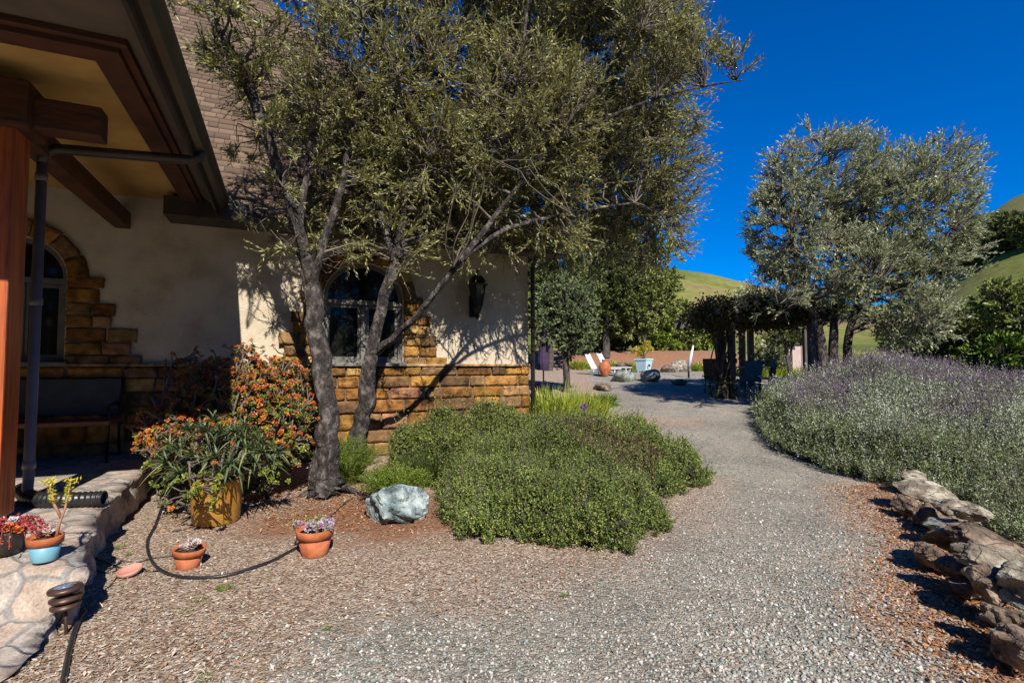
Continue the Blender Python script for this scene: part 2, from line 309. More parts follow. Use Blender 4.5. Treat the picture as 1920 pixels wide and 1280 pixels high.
def ground_material():
    m = bpy.data.materials.new('ground'); m.use_nodes = True; n = m.node_tree.nodes; l = m.node_tree.links; b = n['Principled BSDF']; b.inputs['Roughness'].default_value = .9; b.inputs['Specular IOR Level'].default_value = .15
    tc = n.new('ShaderNodeTexCoord'); at = n.new('ShaderNodeAttribute'); at.attribute_name = 'Col'; sp = n.new('ShaderNodeSeparateColor'); l.new(at.outputs['Color'], sp.inputs[0])
    def vor(scale, vec=None):
        v = n.new('ShaderNodeTexVoronoi'); v.inputs['Scale'].default_value = scale; l.new(vec or tc.outputs['Object'], v.inputs['Vector']); return v
    def noise(scale, d=5, vec=None):
        v = n.new('ShaderNodeTexNoise'); v.inputs['Scale'].default_value = scale; v.inputs['Detail'].default_value = d; l.new(vec or tc.outputs['Object'], v.inputs['Vector']); return v
    def ramp(src, st):
        r = n.new('ShaderNodeValToRGB'); l.new(src, r.inputs[0]); e = r.color_ramp.elements
        while len(e) < len(st): e.new(.5)
        for k, (p, c) in enumerate(st): e[k].position = p; e[k].color = (*c, 1)
        return r.outputs[0]
    def mix(f, a, c, mode='MIX'):
        x = n.new('ShaderNodeMix'); x.data_type = 'RGBA'; x.blend_type = mode
        if isinstance(f, float): x.inputs[0].default_value = f
        else: l.new(f, x.inputs[0])
        l.new(a, x.inputs[6]); l.new(c, x.inputs[7]); return x.outputs[2]
    v1 = vor(62); v2 = vor(26); s1 = n.new('ShaderNodeSeparateColor'); l.new(v1.outputs['Color'], s1.inputs[0]); s2 = n.new('ShaderNodeSeparateColor'); l.new(v2.outputs['Color'], s2.inputs[0])
    gr = ramp(s1.outputs[0], [(0, (.10, .10, .095)), (.3, (.27, .265, .24)), (.6, (.40, .38, .34)), (.85, (.50, .46, .41)), (1, (.66, .62, .56))])
    gr2 = ramp(s2.outputs[1], [(0, (.17, .19, .17)), (.5, (.34, .33, .30)), (1, (.42, .35, .29))])
    gr = mix(.35, gr, gr2); big = noise(1.2, 4)
    gr = mix(.5, gr, ramp(big.outputs[0], [(.32, (.50, .48, .45)), (.66, (1.06, 1.02, .96))]), 'MULTIPLY')
    mu = ramp(s1.outputs[1], [(0, (.12, .075, .05)), (.3, (.28, .19, .13)), (.6, (.42, .31, .23)), (.9, (.56, .46, .36)), (1, (.70, .61, .50))])
    mu = mix(.3, mu, ramp(s2.outputs[0], [(0, (.26, .17, .12)), (.6, (.44, .31, .23)), (1, (.52, .42, .34))]))
    so_ = ramp(noise(30, 8).outputs[0], [(.3, (.16, .075, .04)), (.55, (.33, .17, .10)), (.8, (.42, .25, .16))])
    gs = ramp(noise(.035, 14).outputs[0], [(.36, (.12, .15, .025)), (.46, (.19, .20, .045)), (.54, (.24, .23, .065)), (.64, (.26, .19, .09))])
    gs = mix(.5, gs, ramp(noise(.7, 12).outputs[0], [(.36, (.42, .42, .40)), (.62, (1.05, 1.05, 1.0))]), 'MULTIPLY')
    jit = n.new('ShaderNodeMath'); jit.operation = 'ADD'; jm = n.new('ShaderNodeMapRange'); jm.inputs[3].default_value = -.4; jm.inputs[4].default_value = .4
    l.new(s1.outputs[2], jm.inputs[0]); l.new(sp.outputs[0], jit.inputs[0]); l.new(jm.outputs[0], jit.inputs[1])
    st = n.new('ShaderNodeMapRange'); st.inputs[1].default_value = .35; st.inputs[2].default_value = .65; l.new(jit.outputs[0], st.inputs[0])
    warm = n.new('ShaderNodeRGB'); warm.outputs[0].default_value = (1.03, 1.0, .94, 1); gr = mix(1.0, gr, warm.outputs[0], 'MULTIPLY'); c = mix(st.outputs[0], gr, mu); c = mix(sp.outputs[1], c, so_); c = mix(sp.outputs[2], c, gs); l.new(c, b.inputs['Base Color'])
    bp = n.new('ShaderNodeBump'); bp.inputs['Strength'].default_value = 1; bp.inputs['Distance'].default_value = .012; bp.invert = True
    inv = n.new('ShaderNodeMath'); inv.operation = 'MULTIPLY_ADD'; l.new(v1.outputs['Distance'], inv.inputs[0]); inv.inputs[1].default_value = 1.0; l.new(noise(160, 3).outputs[0], inv.inputs[2])
    l.new(inv.outputs[0], bp.inputs['Height']); l.new(bp.outputs[0], b.inputs['Normal']); return m
M_ground = ground_material()
def sub_mesh(name, faces, kind):
    u, inv = np.unique(faces, return_inverse=True); o = np_mesh(name, Vall[u], inv.reshape(-1, 4), 4, M_ground, None, col=zone.reshape(-1, 3)[u], smooth=True); tag(o, kind=kind); return o
sub_mesh('ground', q[~far], 'structure'); sub_mesh('hills', q[far], 'structure')

# loose gravel and wood chips lying on the ground
def scatter_xy(n, y0=1.6, y1=9.0, spread=1.15, power=1.3):
    u = RS.rand(n); y = (y0**(-power+1)+(y1**(-power+1)-y0**(-power+1))*u)**(1/(-power+1)); x = (RS.rand(n)*2-1)*y*spread; return x, y
def zone_at(x, y):
    i = np.clip(np.searchsorted(xs, x), 0, len(xs)-1); j = np.clip(np.searchsorted(ys, y), 0, len(ys)-1); return zone[i, j]
ico = bmesh.new(); bmesh.ops.create_icosphere(ico, subdivisions=1, radius=1); ICV = np.array([v.co[:] for v in ico.verts]); ICF = np.array([[v.index for v in f.verts] for f in ico.faces]); ico.free()
def pebbles(name, x, y, size, col, m, flat=.55, parent=None):
    n = len(x); z = G(x, y); A = unit(RS.normal(size=(n, 3))*np.array([.35, .35, 1])); B = unit(np.cross(A, rnd_dir(n))); C = np.cross(A, B)
    s = size[:, None]*(.7+.6*RS.rand(n, 3)); s[:, 0] *= flat
    V = ICV[None]*(1+.25*(RS.rand(n, 12, 1)-.5)); V = V[:, :, 0:1]*(A*s[:, 0:1])[:, None]+V[:, :, 1:2]*(B*s[:, 1:2])[:, None]+V[:, :, 2:3]*(C*s[:, 2:3])[:, None]
    V += np.stack([x, y, z+size*.15], -1)[:, None]; Fc = (ICF[None]+12*np.arange(n)[:, None, None]).reshape(-1, 3)
    return np_mesh(name, V.reshape(-1, 3), Fc, 3, m, parent, col=np.repeat(col, 12, 0))
M_peb = vmat('pebble', rough=.85, var=.15, vscale=60)
x, y = scatter_xy(42000, 1.5, 7.5, 1.15, 2.0); zn = zone_at(x, y)[:, 0]; keep = (RS.rand(len(x)) > zn*.85) & (x > -2.6*y/2.6); x, y = x[keep], y[keep]
pal = np.array([(.30, .31, .29), (.42, .40, .37), (.20, .22, .21), (.50, .47, .43), (.33, .25, .20), (.24, .28, .25), (.62, .60, .56), (.12, .12, .12)])
sz = .0045+.0065*RS.rand(len(x))**2+.004*(x > .35*y)*RS.rand(len(x))
tag(pebbles('gravel', x, y, sz, pal[RS.choice(8, len(x), p=[.22, .22, .16, .12, .1, .1, .04, .04])]*(.8+.4*RS.rand(len(x), 1)), M_peb), kind='stuff')
x, y = scatter_xy(52000, 1.5, 8.0, 1.15, 2.0); zz = zone_at(x, y); keep = (RS.rand(len(x)) < zz[:, 0]*1.0+.03) & (RS.rand(len(x)) > .75*zz[:, 1]*(y < 20)); x, y = x[keep], y[keep]; n = len(x)
pal = np.array([(.46, .34, .27), (.58, .47, .39), (.32, .19, .13), (.66, .57, .49), (.38, .25, .17), (.46, .24, .10), (.74, .67, .59)])
right = (x > 1.9)[:, None]; c = pal[RS.choice(7, n, p=[.24, .2, .18, .1, .16, .06, .06])]; c = np.where(right & (RS.rand(n, 1) < .6), np.array([(.46, .17, .05)])*(.6+.8*RS.rand(n, 1)), c)
D = unit(RS.normal(size=(n, 3))*np.array([1, 1, .22])); up = np.tile([0, 0, 1.], (n, 1))
tag(leaves('wood_chips', np.stack([x, y, G(x, y)+.004+.006*RS.rand(n)], -1), D, .014+.026*RS.rand(n), .005+.009*RS.rand(n), c*np.array([.92, .93, .88])*(.70+.55*RS.rand(n, 1)), M_matte, None, up=up), kind='stuff')

n = 11000; y = 1.6+4.3*RS.rand(n)**1.3; x = np.interp(y, RW[::-1, 1], RW[::-1, 0])+RS.normal(size=n)*.27+.05; D = unit(RS.normal(size=(n, 3))*np.array([1, 1, .3]))
n2_ = 7000; x2 = RS.normal(size=n2_)*.95-1.9; y2 = 5.35+RS.normal(size=n2_)*.62; kk = (y2 < 7) & (x2 > -3.2) & (y2 > 4.3); x = np.concatenate([x, x2[kk]]); y = np.concatenate([y, y2[kk]]); n = len(x); D = unit(RS.normal(size=(n, 3))*np.array([1, 1, .3]))
tag(leaves('fallen_leaves', np.stack([x, y, G(x, y)+.006+.01*RS.rand(n)], -1), D, .02+.025*RS.rand(n), .007+.010*RS.rand(n), np.array([(.42, .16, .05), (.32, .12, .05), (.50, .27, .12), (.25, .12, .07), (.55, .40, .28)])[RS.randint(0, 5, n)]*(.7+.5*RS.rand(n, 1)), M_matte, None, up=np.tile([0, 0, 1.], (n, 1))), kind='stuff')
# ------------------------------------------------------------------ house  (local: x along the wall, y into the house, z up)
HA = math.atan2(960, 2143); CX, CY = .265, 8.48
wx, wy = math.cos(HA), math.sin(HA)
def Hw(s, y, z): return Vector((CX+wx*s-wy*y, CY+wy*s+wx*y, z))
house = empty('house', (CX, CY, 0), HA); tag(house, 'cream stucco house with ochre stone base, brown shingle roof and corner porch', 'house')
M_stucco = mat('stucco', (.44, .36, .255), (.64, .55, .42), scale=2.2, rough=.95, bump=.014, bscale=45, c3=(.58, .49, .36), detail=12)
M_ceil = mat('soffit_stucco', (.50, .30, .09), (.62, .39, .13), scale=2.5, rough=.95, bump=.006, bscale=30)
M_wood = mat('dark_wood', (.045, .018, .010), (.10, .035, .016), scale=5, rough=.6, bump=.004, bscale=20, stretch=(1, 1, 5))
M_post = mat('stained_post', (.20, .032, .010), (.55, .12, .025), scale=5, rough=.5, bump=.003, bscale=30, stretch=(6, 6, .35), c3=(.38, .09, .025))
M_gut = mat('gutter_metal', (.040, .033, .030), (.06, .05, .045), scale=4, rough=.4, metal=.3)
M_down = mat('downspout_paint', (.13, .105, .105), (.17, .14, .14), scale=5, rough=.4)
M_soff = mat('painted_soffit', (.10, .08, .065), (.14, .11, .09), scale=4, rough=.7)
M_frame = mat('window_frame', (.11, .10, .085), (.20, .19, .17), scale=8, rough=.6)
M_dframe = mat('dark_window_frame', (.10, .10, .09), (.16, .15, .14), scale=8, rough=.6)
M_glass = mat('window_glass', (.008, .010, .010), (.012, .013, .012), scale=2, rough=.05, spec=.35)
M_stone = vmat('ochre_stone', rough=.95, bump=.02, bscale=30, var=.6, vscale=9)
M_mortar = mat('mortar', (.12, .085, .05), (.20, .15, .09), scale=20, rough=1, bump=.01)
def arch_pts(c, hw, z0, zs, rise, n=14):                 # outline, counter-clockwise from bottom left
    p = [(c-hw, z0), (c+hw, z0)]; p += [(c+hw*math.cos(a), zs+rise*math.sin(a)) for a in [math.pi*k/n for k in range(n+1)]]
    return p
wins = [(-2.637, .56, 1.42, 2.34, .54, 'right'), (-6.50, .45, 1.42, 2.42, .46, 'left')]
SL = -13.0; WT = 3.5
outer = [(SL, -.3), (0, -.3), (0, WT), (SL, WT)]
holes = [arch_pts(c, hw, z0, zs, r) for c, hw, z0, zs, r, _ in wins]
polys = [[Vector((a, b, 0)) for a, b in outer]]+[[Vector((a, b, 0)) for a, b in h[::-1]] for h in holes]
flat = [v for p in polys for v in p]; tris = tessellate_polygon(polys)
mb = MB(); vs = [mb.bm.verts.new((v.x, 0, v.y)) for v in flat]
for t in tris:
    try: mb.bm.faces.new([vs[k] for k in t])
    except ValueError: pass
for h in holes:
    a = [mb.bm.verts.new((x, 0.0005, z)) for x, z in h]; b = [mb.bm.verts.new((x, .16, z)) for x, z in h]
    for i in range(len(h)): mb.bm.faces.new((a[i], a[(i+1) % len(h)], b[(i+1) % len(h)], b[i]))
mb.build('front_wall', M_stucco, house)
mb = MB(); mb.quad((0, 0, -.3), (0, 8, -.3), (0, 8, WT), (0, 0, WT)); mb.quad((0, 8, -.3), (SL, 8, -.3), (SL, 8, WT), (0, 8, WT)); mb.quad((SL, 0, -.3), (SL, 8, -.3), (SL, 8, WT), (SL, 0, WT))
mb.build('side_wall', M_stucco, house)
for c, hw, z0, zs, r, side in wins:
    fm = M_frame if side == 'right' else M_dframe
    out = arch_pts(c, hw-.002, z0+.002, zs, r-.002, 20); inn = arch_pts(c, hw-.055, z0+.06, zs, r-.055, 20); mb = MB(); n = len(out)
    for y0, y1 in ((.07, .13),):
        A = [mb.bm.verts.new((x, y0, z)) for x, z in out]; B = [mb.bm.verts.new((x, y0, z)) for x, z in inn]; C = [mb.bm.verts.new((x, y1, z)) for x, z in inn]
        for i in range(n):
            j = (i+1) % n; mb.bm.faces.new((A[i], A[j], B[j], B[i])); mb.bm.faces.new((B[i], B[j], C[j], C[i]))
    mb.box((c, .10, zs-.03), (2*hw-.1, .05, .07), bev=.006)
    mb.box((c, .10, (z0+zs)/2-.03), (.07 if side == 'right' else .10, .052, zs-z0-.1), bev=.006)
    f = mb.build('window', fm, house)
    for sx in (-1, 1):                                    # casement sashes
        m2 = MB(); x0 = c+sx*.04; x1 = c+sx*(hw-.06); zz0, zz1 = z0+.06, zs-.07
        for bx in ((x0, x0+sx*.04), (x1-sx*.04, x1)): m2.box(((bx[0]+bx[1])/2, .118, (zz0+zz1)/2), (.04, .03, zz1-zz0))
        for bz in (zz0+.02, zz1-.02): m2.box(((x0+x1)/2, .1185, bz), (abs(x1-x0)-.082, .03, .04))
        m2.build('sash', fm, f)
    g = MB(); g.bm.faces.new([g.bm.verts.new((x, .135, z)) for x, z in arch_pts(c, hw-.01, z0+.01, zs, r-.01, 20)]); g.build('pane', M_glass, f)
    MB().box((c, -.02, z0-.012), (2*hw+.1, .16, .05), bev=.008).build('sill', M_frame if side == 'right' else M_dframe, f)
# stone work: one bulging block per stone
SV, SF, SCOL = [], [], []
def stone(poly_fn, colr, nu=8, nv=7, depth=.05):
    """poly_fn(u,v)->(x,z) for u,v in 0..1"""
    base = sum(len(v) for v in SV); V = []
    dx = depth*(.75+.5*random.random()); tu, tv = (random.random()-.5)*.02, (random.random()-.5)*.02
    for i in range(nu+1):
        for j in range(nv+1):
            u, v = i/nu, j/nv; edge = min(u, 1-u, v, 1-v); ue = u if u in (0, 1) else (.03+(.94*(i-1)/(nu-2))); ve_ = v if v in (0, 1) else (.05+(.90*(j-1)/(nv-2))); x, z = poly_fn(.5+(ue-.5)*.97, .5+(ve_-.5)*.94)
            y = -dx+(0.045 if edge == 0 else 0)+tu*2.2*(u-.5)+tv*2.2*(v-.5)+(random.random()-.5)*.022
            V.append((x+(random.random()-.5)*.012, y, z+(random.random()-.5)*.012))
    SV.append(np.array(V)); k = nv+1
    SF.append(np.array([[base+i*k+j, base+(i+1)*k+j, base+(i+1)*k+j+1, base+i*k+j+1] for i in range(nu) for j in range(nv)])); SCOL.append(np.tile(colr, (len(V), 1)))
OCH = [(.46, .22, .045), (.52, .27, .06), (.36, .155, .04), (.42, .24, .10), (.28, .16, .07), (.52, .31, .11), (.38, .18, .05), (.44, .21, .11), (.20, .11, .05)]
def ocol():
    c = np.array(random.choice(OCH))*(.36+.52*random.random()); return c
def rect(x0, x1, z0, z1): return lambda u, v: (x0+(x1-x0)*u, z0+(z1-z0)*v)
z = -.15; row = 0
while z < 1.36:
    h = random.choice((.17, .21, .24, .19)); z1 = min(z+h, 1.38)
    if 1.38-z1 < .07: z1 = 1.38
    x = SL+random.random()*.3
    while x < -.02:
        w = random.uniform(.22, .62); x1 = min(x+w, 0.0)
        if x1 > -.12: x1 = 0.0
        stone(rect(x, x1, z, z1), ocol(), depth=.06); x = x1
    z = z1
for c, hw, z0, zs, r, side in wins:
    wl = [.78, .62, .66, .46, .50, .33, .38, .26, .32]; z = 1.385; k = 0
    while z < zs+.02:
        h = .135+.02*(k % 3); z1 = min(z+h, zs+.08)
        for sg in (-1, 1):
            wd = wl[min(k, 8)]*(1 if side == 'left' else .82)*random.uniform(.92, 1.08)
            a = hw+.005; cuts = [a, a+wd] if wd < .4 else [a, a+wd*random.uniform(.4, .6), a+wd]
            for a0, a1 in zip(cuts, cuts[1:]):
                xx0, xx1 = sorted((c+sg*a0, c+sg*a1)); stone(rect(xx0, xx1, z, z1), ocol(), depth=.055)
        z = z1; k += 1
    n = 7
    for i in range(n):
        a0, a1 = math.pi*i/n, math.pi*(i+1)/n; R0, R1 = hw+.005, hw+.20+.02*random.random()
        def fn(u, v, a0=a0, a1=a1, R0=R0, R1=R1, r=r, hw=hw):
            a = a1+(a0-a1)*u; R = R0+(R1-R0)*v; return (c+R*math.cos(a), zs+.08*(a0 > 1.2 and 0)+R*math.sin(a)*(r+(R-hw))/R if False else zs+(r+(R-hw))*math.sin(a))
        stone(fn, ocol(), depth=.06)
np_mesh('stonework', np.concatenate(SV), np.concatenate(SF), 4, M_stone, house, col=np.concatenate(SCOL), loc=1)
mb = MB(); mb.box((SL/2, -.008, .55), (abs(SL)-.01, .02, 1.66)); mb.build('mortar_bed', M_mortar, house)
mb = MB(); mb.box((SL/2, -.045, 1.398), (abs(SL), .09, .035), bev=.01); lg = mb.build('stone_ledge', M_stone, house)
a = lg.data.color_attributes.new('Col', 'FLOAT_COLOR', 'POINT')
for d in a.data: d.color = (.34, .22, .12, 1)
PO = -4.40
MB().box((-12.2, -5.2, 2.9), (5.0, 10.3, 6.4)).build('unseen_shade_wing', mat('shade_wing_brown', (.05, .035, .025), (.09, .065, .045), scale=6, rough=.9, stretch=(1, 1, 8)), house)  # unseen wing added to keep sky light out of the porch; dark against bounce
# roof
TS = 1.33; OV = .34; EH = 3.26; RY = 4.34
def roof_mat():
    m = bpy.data.materials.new('shingle'); m.use_nodes = True; n = m.node_tree.nodes; l = m.node_tree.links; b = n['Principled BSDF']; b.inputs['Roughness'].default_value = .95
    a = n.new('ShaderNodeAttribute'); a.attribute_name = 'Col'; tc = n.new('ShaderNodeTexCoord'); nz = n.new('ShaderNodeTexNoise'); nz.inputs['Scale'].default_value = 180; l.new(tc.outputs['Object'], nz.inputs[0])
    mr = n.new('ShaderNodeMapRange'); mr.inputs[3].default_value = .55; mr.inputs[4].default_value = 1.45; l.new(nz.outputs[0], mr.inputs[0]); mx = n.new('ShaderNodeVectorMath'); mx.operation = 'SCALE'
    l.new(a.outputs['Color'], mx.inputs[0]); l.new(mr.outputs[0], mx.inputs['Scale']); l.new(mx.outputs[0], b.inputs['Base Color']); return m
M_roof = roof_mat()
# front slope built from real overlapping shingles (thin tilted tabs), other slopes plain
RV, RC = [], []; sl_len = math.hypot(1, TS); cs, sn = 1/sl_len, TS/sl_len; course = .135; nrow = int((RY+OV)*sl_len/course)
for k in range(nrow):
    d0 = k*course; xr = OV-d0*cs; x = SL-1+random.random()*.1
    ws = []
    if EH+d0*sn < 3.56: x = PO-.02
    while x < xr:
        w = random.choice((.10, .13, .16, .2)); ws.append((x, min(x+w, xr))); x += w
    for x0, x1 in ws:
        if x1-x0 < .01: continue
        dd = (random.random()-.5)*.014; lift = .017+.010*random.random(); d = d0-.012+dd; e = d0+course+.02
        def pt(x, dist, up): return (x, -OV+dist*cs-up*sn, EH+dist*sn+up*cs)
        g_ = .007
        RV += [pt(x0+g_*.5, d, lift), pt(x1-g_*.5, d, lift), pt(min(x1, xr-(e-d)*cs if x1 >= xr else x1)-g_*.5, e, .002), pt(min(x0, xr)+g_*.5, e, .002),
               pt(x0+g_*.5, d, 0), pt(x1-g_*.5, d, 0)]
        cc = np.array(random.choice([(.155, .102, .070), (.135, .088, .060), (.18, .122, .085), (.11, .073, .051)]))*(.9+.2*random.random()); RC += [cc]*6
n = len(RV)//6; bb = np.arange(n)[:, None]*6
Fr = np.concatenate([bb+np.array([0, 1, 2, 3]), bb+np.array([4, 5, 1, 0])])
np_mesh('shingles', np.array(RV), Fr, 4, M_roof, house, col=np.array(RC), loc=1)
mb = MB(); rh = EH+(RY+OV)*TS-.012; e0 = EH-.012; hr = OV-(RY+OV); ym = .0; zm = EH+(ym+OV)*TS-.012; mb.bm.faces.new([mb.bm.verts.new(p) for p in ((PO, -OV, e0), (OV, -OV, e0), (hr, RY, rh), (PO, RY, rh))]); mb.quad((SL-1, ym, zm), (PO, ym, zm), (PO, RY, rh), (SL-1, RY, rh))
mb.bm.faces.new([mb.bm.verts.new(p) for p in ((OV, -OV, e0), (OV, 2*RY+OV, e0), (hr, RY, rh))]); mb.quad((OV, 2*RY+OV, e0), (SL-1, 2*RY+OV, e0), (SL-1, RY, rh), (hr, RY, rh))
rf = mb.build('roof', mat('roof_felt', (.10, .065, .05), (.15, .10, .075), scale=20, rough=.95), house)
MB().box((-2.1, -OV+.17, 3.215), (5.3, .33, .03)).build('soffit', M_soff, house)
def gutter(p0, p1, outv, size=.125):                      # ogee-like gutter between two local points (top back edge)
    p0, p1, o = Vector(p0), Vector(p1), Vector(outv); prof = [(0, 0), (0, -size), (.03, -size-.006), (.075, -size+.015), (.09, -.055), (.12, -.03), (.12, 0), (.112, 0), (.082, -.05), (.07, -size+.025), (.006, -size+.01), (.006, 0)]
    mb = MB(); A = [mb.bm.verts.new(p0+o*a+Vector((0, 0, b))) for a, b in prof]; B = [mb.bm.verts.new(p1+o*a+Vector((0, 0, b))) for a, b in prof]; n = len(prof)
    for i in range(n): mb.bm.faces.new((A[i], A[(i+1) % n], B[(i+1) % n], B[i]))
    mb.bm.faces.new(A); mb.bm.faces.new(B[::-1]); return mb
PB = -4.85; PO = -4.40; PF = -3.58; PFO = -4.62          # porch: beam inner side, gutter outer side, front beam inner, front outer
gutter((PO-.05, -OV+.02, 3.30), (OV-.05, -OV+.02, 3.30), (0, -1, 0)).build('gutter', M_gut, house)
MB().box((-2.0, -OV+.005, 3.235), (4.7, .024, .13)).build('fascia', M_gut, house)
# porch
MB().box(((SL+PB)/2, PF/2, 3.50), (abs(SL-PB)+.04, abs(PF)+.04, .04)).build('porch_ceiling', M_ceil, house)
def ring_beam(name, inner, width, z0, z1, m):
    mb = MB(); xi = PB+inner; yi = PF-inner
    mb.box((xi+width/2, (yi+0)/2+.0, (z0+z1)/2), (width, abs(yi)-.004, z1-z0), bev=.006); mb.box(((SL+xi+width)/2, yi-width/2-.002, (z0+z1)/2), (abs(SL-xi-width), width, z1-z0), bev=.006); return mb.build(name, m, house)
ring_beam('porch_beam', 0, .16, 3.36, 3.60, M_wood); ring_beam('beam_moulding', .162, .05, 3.395, 3.59, M_wood)
mb = MB(); zi, zo = 3.44, 3.34; xi = PB+.21; yi = PF-.21; xo = PO-.09; yo = PFO+.09
mb.quad((xi, 0, zi), (xo, 0, zo), (xo, yo, zo), (xi, yi, zi)); mb.quad((xi, yi, zi), (xo, yo, zo), (SL, yo, zo), (SL, yi, zi)); mb.build('porch_soffit', M_soff, house)
mb = MB(); mb.box((xo+.012, (yo+(-OV))/2, 3.345), (.026, abs(yo+OV), .20)); mb.box(((SL+xo)/2, yo-.012, 3.345), (abs(SL-xo)+.04, .026, .20)); mb.build('porch_fascia', M_gut, house)
mb = gutter((xo+.026, -OV, 3.43), (xo+.026, yo-.03, 3.43), (1, 0, 0)); mb.build('porch_gutter', M_gut, house)
gutter((SL, yo-.026, 3.43), (xo+.15, yo-.026, 3.43), (0, -1, 0)).build('porch_gutter', M_gut, house)
mb = MB(); ez = 3.46; ts = .5; L_ = abs(yo)+.04; tx, ty = PO, PFO+.06; dep = 2.2
top = [(tx, 1.2, ez), (tx, ty, ez), (SL, ty, ez), (SL, ty+6, ez+3), (tx-6, ty+6, ez+3)]
mb.bm.faces.new([mb.bm.verts.new(p) for p in ((tx, ty+6, ez), (tx, ty, ez), (tx-6, ty+6, ez+3))]); mb.bm.faces.new([mb.bm.verts.new(p) for p in ((tx, ty, ez), (SL, ty, ez), (SL, ty+6, ez+3), (tx-6, ty+6, ez+3))])
mb.build('porch_roof', M_roof, house)
mb = MB(); mb.box((PB+.27, -OV/2-.09, 3.30), (.9, OV+.12, .22)); mb.build('eave_return', M_gut, house)
for (sx, sy) in ((-5.53, -2.98), (-9.2, -2.98)):
    mb = MB(); mb.box((sx, sy, 1.82), (.24, .24, 2.9), bev=.012); mb.build('porch_post', M_post, house)
    mb = MB(); mb.box((sx, sy, 3.19), (.40, .34, .34), bev=.03); mb.build('post_cap', M_wood, house)
mb = MB(); mb.box((-7.05, -2.98, 3.17), (4.2, .17, .22), bev=.012); mb.build('cross_beam', M_wood, house)
mb = MB(); mb.box((-5.53, -1.42, 3.17), (.16, 2.84, .20), bev=.012); mb.build('wall_beam', M_wood, house)
# downspouts
mb = MB(); q0 = (xo+.07, -2.35, 3.32); mb.tube([q0, (xo+.07, -2.35, 3.26), (xo+.0, -2.36, 3.225), (-4.9, -2.38, 3.19), (-5.40, -2.40, 3.15), (-5.48, -2.40, 3.11), (-5.50, -2.40, 3.02)], .042, 12)
mb.build('downspout_elbow', M_gut, house)
mb = MB(); mb.tube([(-5.50, -2.40, 3.03), (-5.50, -2.40, .52), (-5.49, -2.44, .44), (-5.45, -2.52, .40)], .035, 14)
for zc in (2.9, 1.9, .62): mb.lathe((-5.50, -2.40, zc), [(.035, -.03), (.042, -.028), (.042, .028), (.035, .03)], 14)
mb.build('downspout', M_down, house)
mb = MB(); mb.tube([(.10, -.10, 3.24), (.10, -.10, 3.15), (.06, -.07, 3.05), (.055, -.07, 2.95), (.055, -.07, .1)], .036, 12); mb.build('corner_downspout', M_gut, house)
# corrugated drain pipe
def onh_(px, py, h): r = ray(px, py); t = (EYE-h)/-r.z; return (r.x*t, r.y*t, 0)
cl = spline([onh_(40, 918, .39), onh_(60, 934, .39), onh_(120, 937, .39), onh_(196, 934, .39)], 97); rr = [.048 if k % 4 < 2 else .057 for k in range(97)]
M_rub = mat('black_rubber', (.012, .012, .014), (.02, .02, .022), scale=5, rough=.35)
e = empty('drain_pipe', (cl[50][0], cl[50][1], .33)); tag(e, 'black corrugated flexible drain pipe lying on the porch slab', 'drain pipe')
mb = MB(); mb.tube([Vector((a, b, .392))-e.location for a, b, _ in cl], rr, 16, cap=False); mb.build('hose', M_rub, e)

# ------------------------------------------------------------------ porch slab and flagstones
def ringpts(pl): return pl
edge_px = [(292, 862, .33), (262, 888, .33), (225, 918, .33), (192, 950, .33), (180, 985, .33), (168, 1020, .31), (160, 1060, .29), (140, 1095, .22), (108, 1130, .14), (90, 1165, .08), (68, 1205, .05), (36, 1255, .035), (-60, 1290, .03)]
def on_h(px, py, h): r = ray(px, py); t = (EYE-h)/-r.z; return (r.x*t, r.y*t)
edge = [(*on_h(px, py, h), h) for px, py, h in edge_px]
c0 = Hw(-4.75, -.02, .33); edge = [(c0.x, c0.y, .33)]+edge; inner = [(x-2.2, y-.2, h) for x, y, h in edge]; inner[0] = (*Hw(-7.6, -.02, 0)[:2], .33)
n = 260; Eo = spline(edge, n); Ei = spline(inner, n); Em = Ei-(Eo-Ei)*2.2; nu = 60
nz = (vnoise(Eo[:, 0], Eo[:, 1], 5, 21)-.5)*.07+(vnoise(Eo[:, 0], Eo[:, 1], 17, 25)-.5)*.03; Eo[:, 0] += nz; Eo[:, 1] += nz*.5
V = []; 
for u in np.concatenate([np.linspace(0, 1, nu)**1.0]):
    row = Eo*(1-u)+Em*u; row[:, 2] = np.maximum(row[:, 2], .03)+.010*(vnoise(row[:, 0], row[:, 1], 5, 22)-.5)-(.012 if u == 0 else 0); V.append(row)
b_ = V[0].copy(); b_[:, 2] = -.15; b_[:, 0] += .015; mid_ = V[0].copy(); mid_[:, 2] = np.maximum(mid_[:, 2]-.045, -.1); mid_[:, 0] += .03*(vnoise(mid_[:, 1], mid_[:, 2], 9, 23)); ms = []
for fz in (.75, .5, .25, .1):
    m_ = V[0].copy(); m_[:, 2] = b_[:, 2]+(V[0][:, 2]-b_[:, 2])*(1-fz); blk_ = np.floor(vnoise(Eo[:, 1]*3, Eo[:, 0]*0+fz*11, 2.2, 27)*4)/4; m_[:, 0] += .07*(blk_-.5)-.02+.05*(vnoise(m_[:, 1], m_[:, 2], 14, 23)-.5); ms.append(m_)
V = [b_]+ms+V
V = np.array(V); idx = np.arange(V.shape[0]*n).reshape(V.shape[0], n); Fq = np.stack([idx[:-1, :-1], idx[1:, :-1], idx[1:, 1:], idx[:-1, 1:]], -1).reshape(-1, 4)
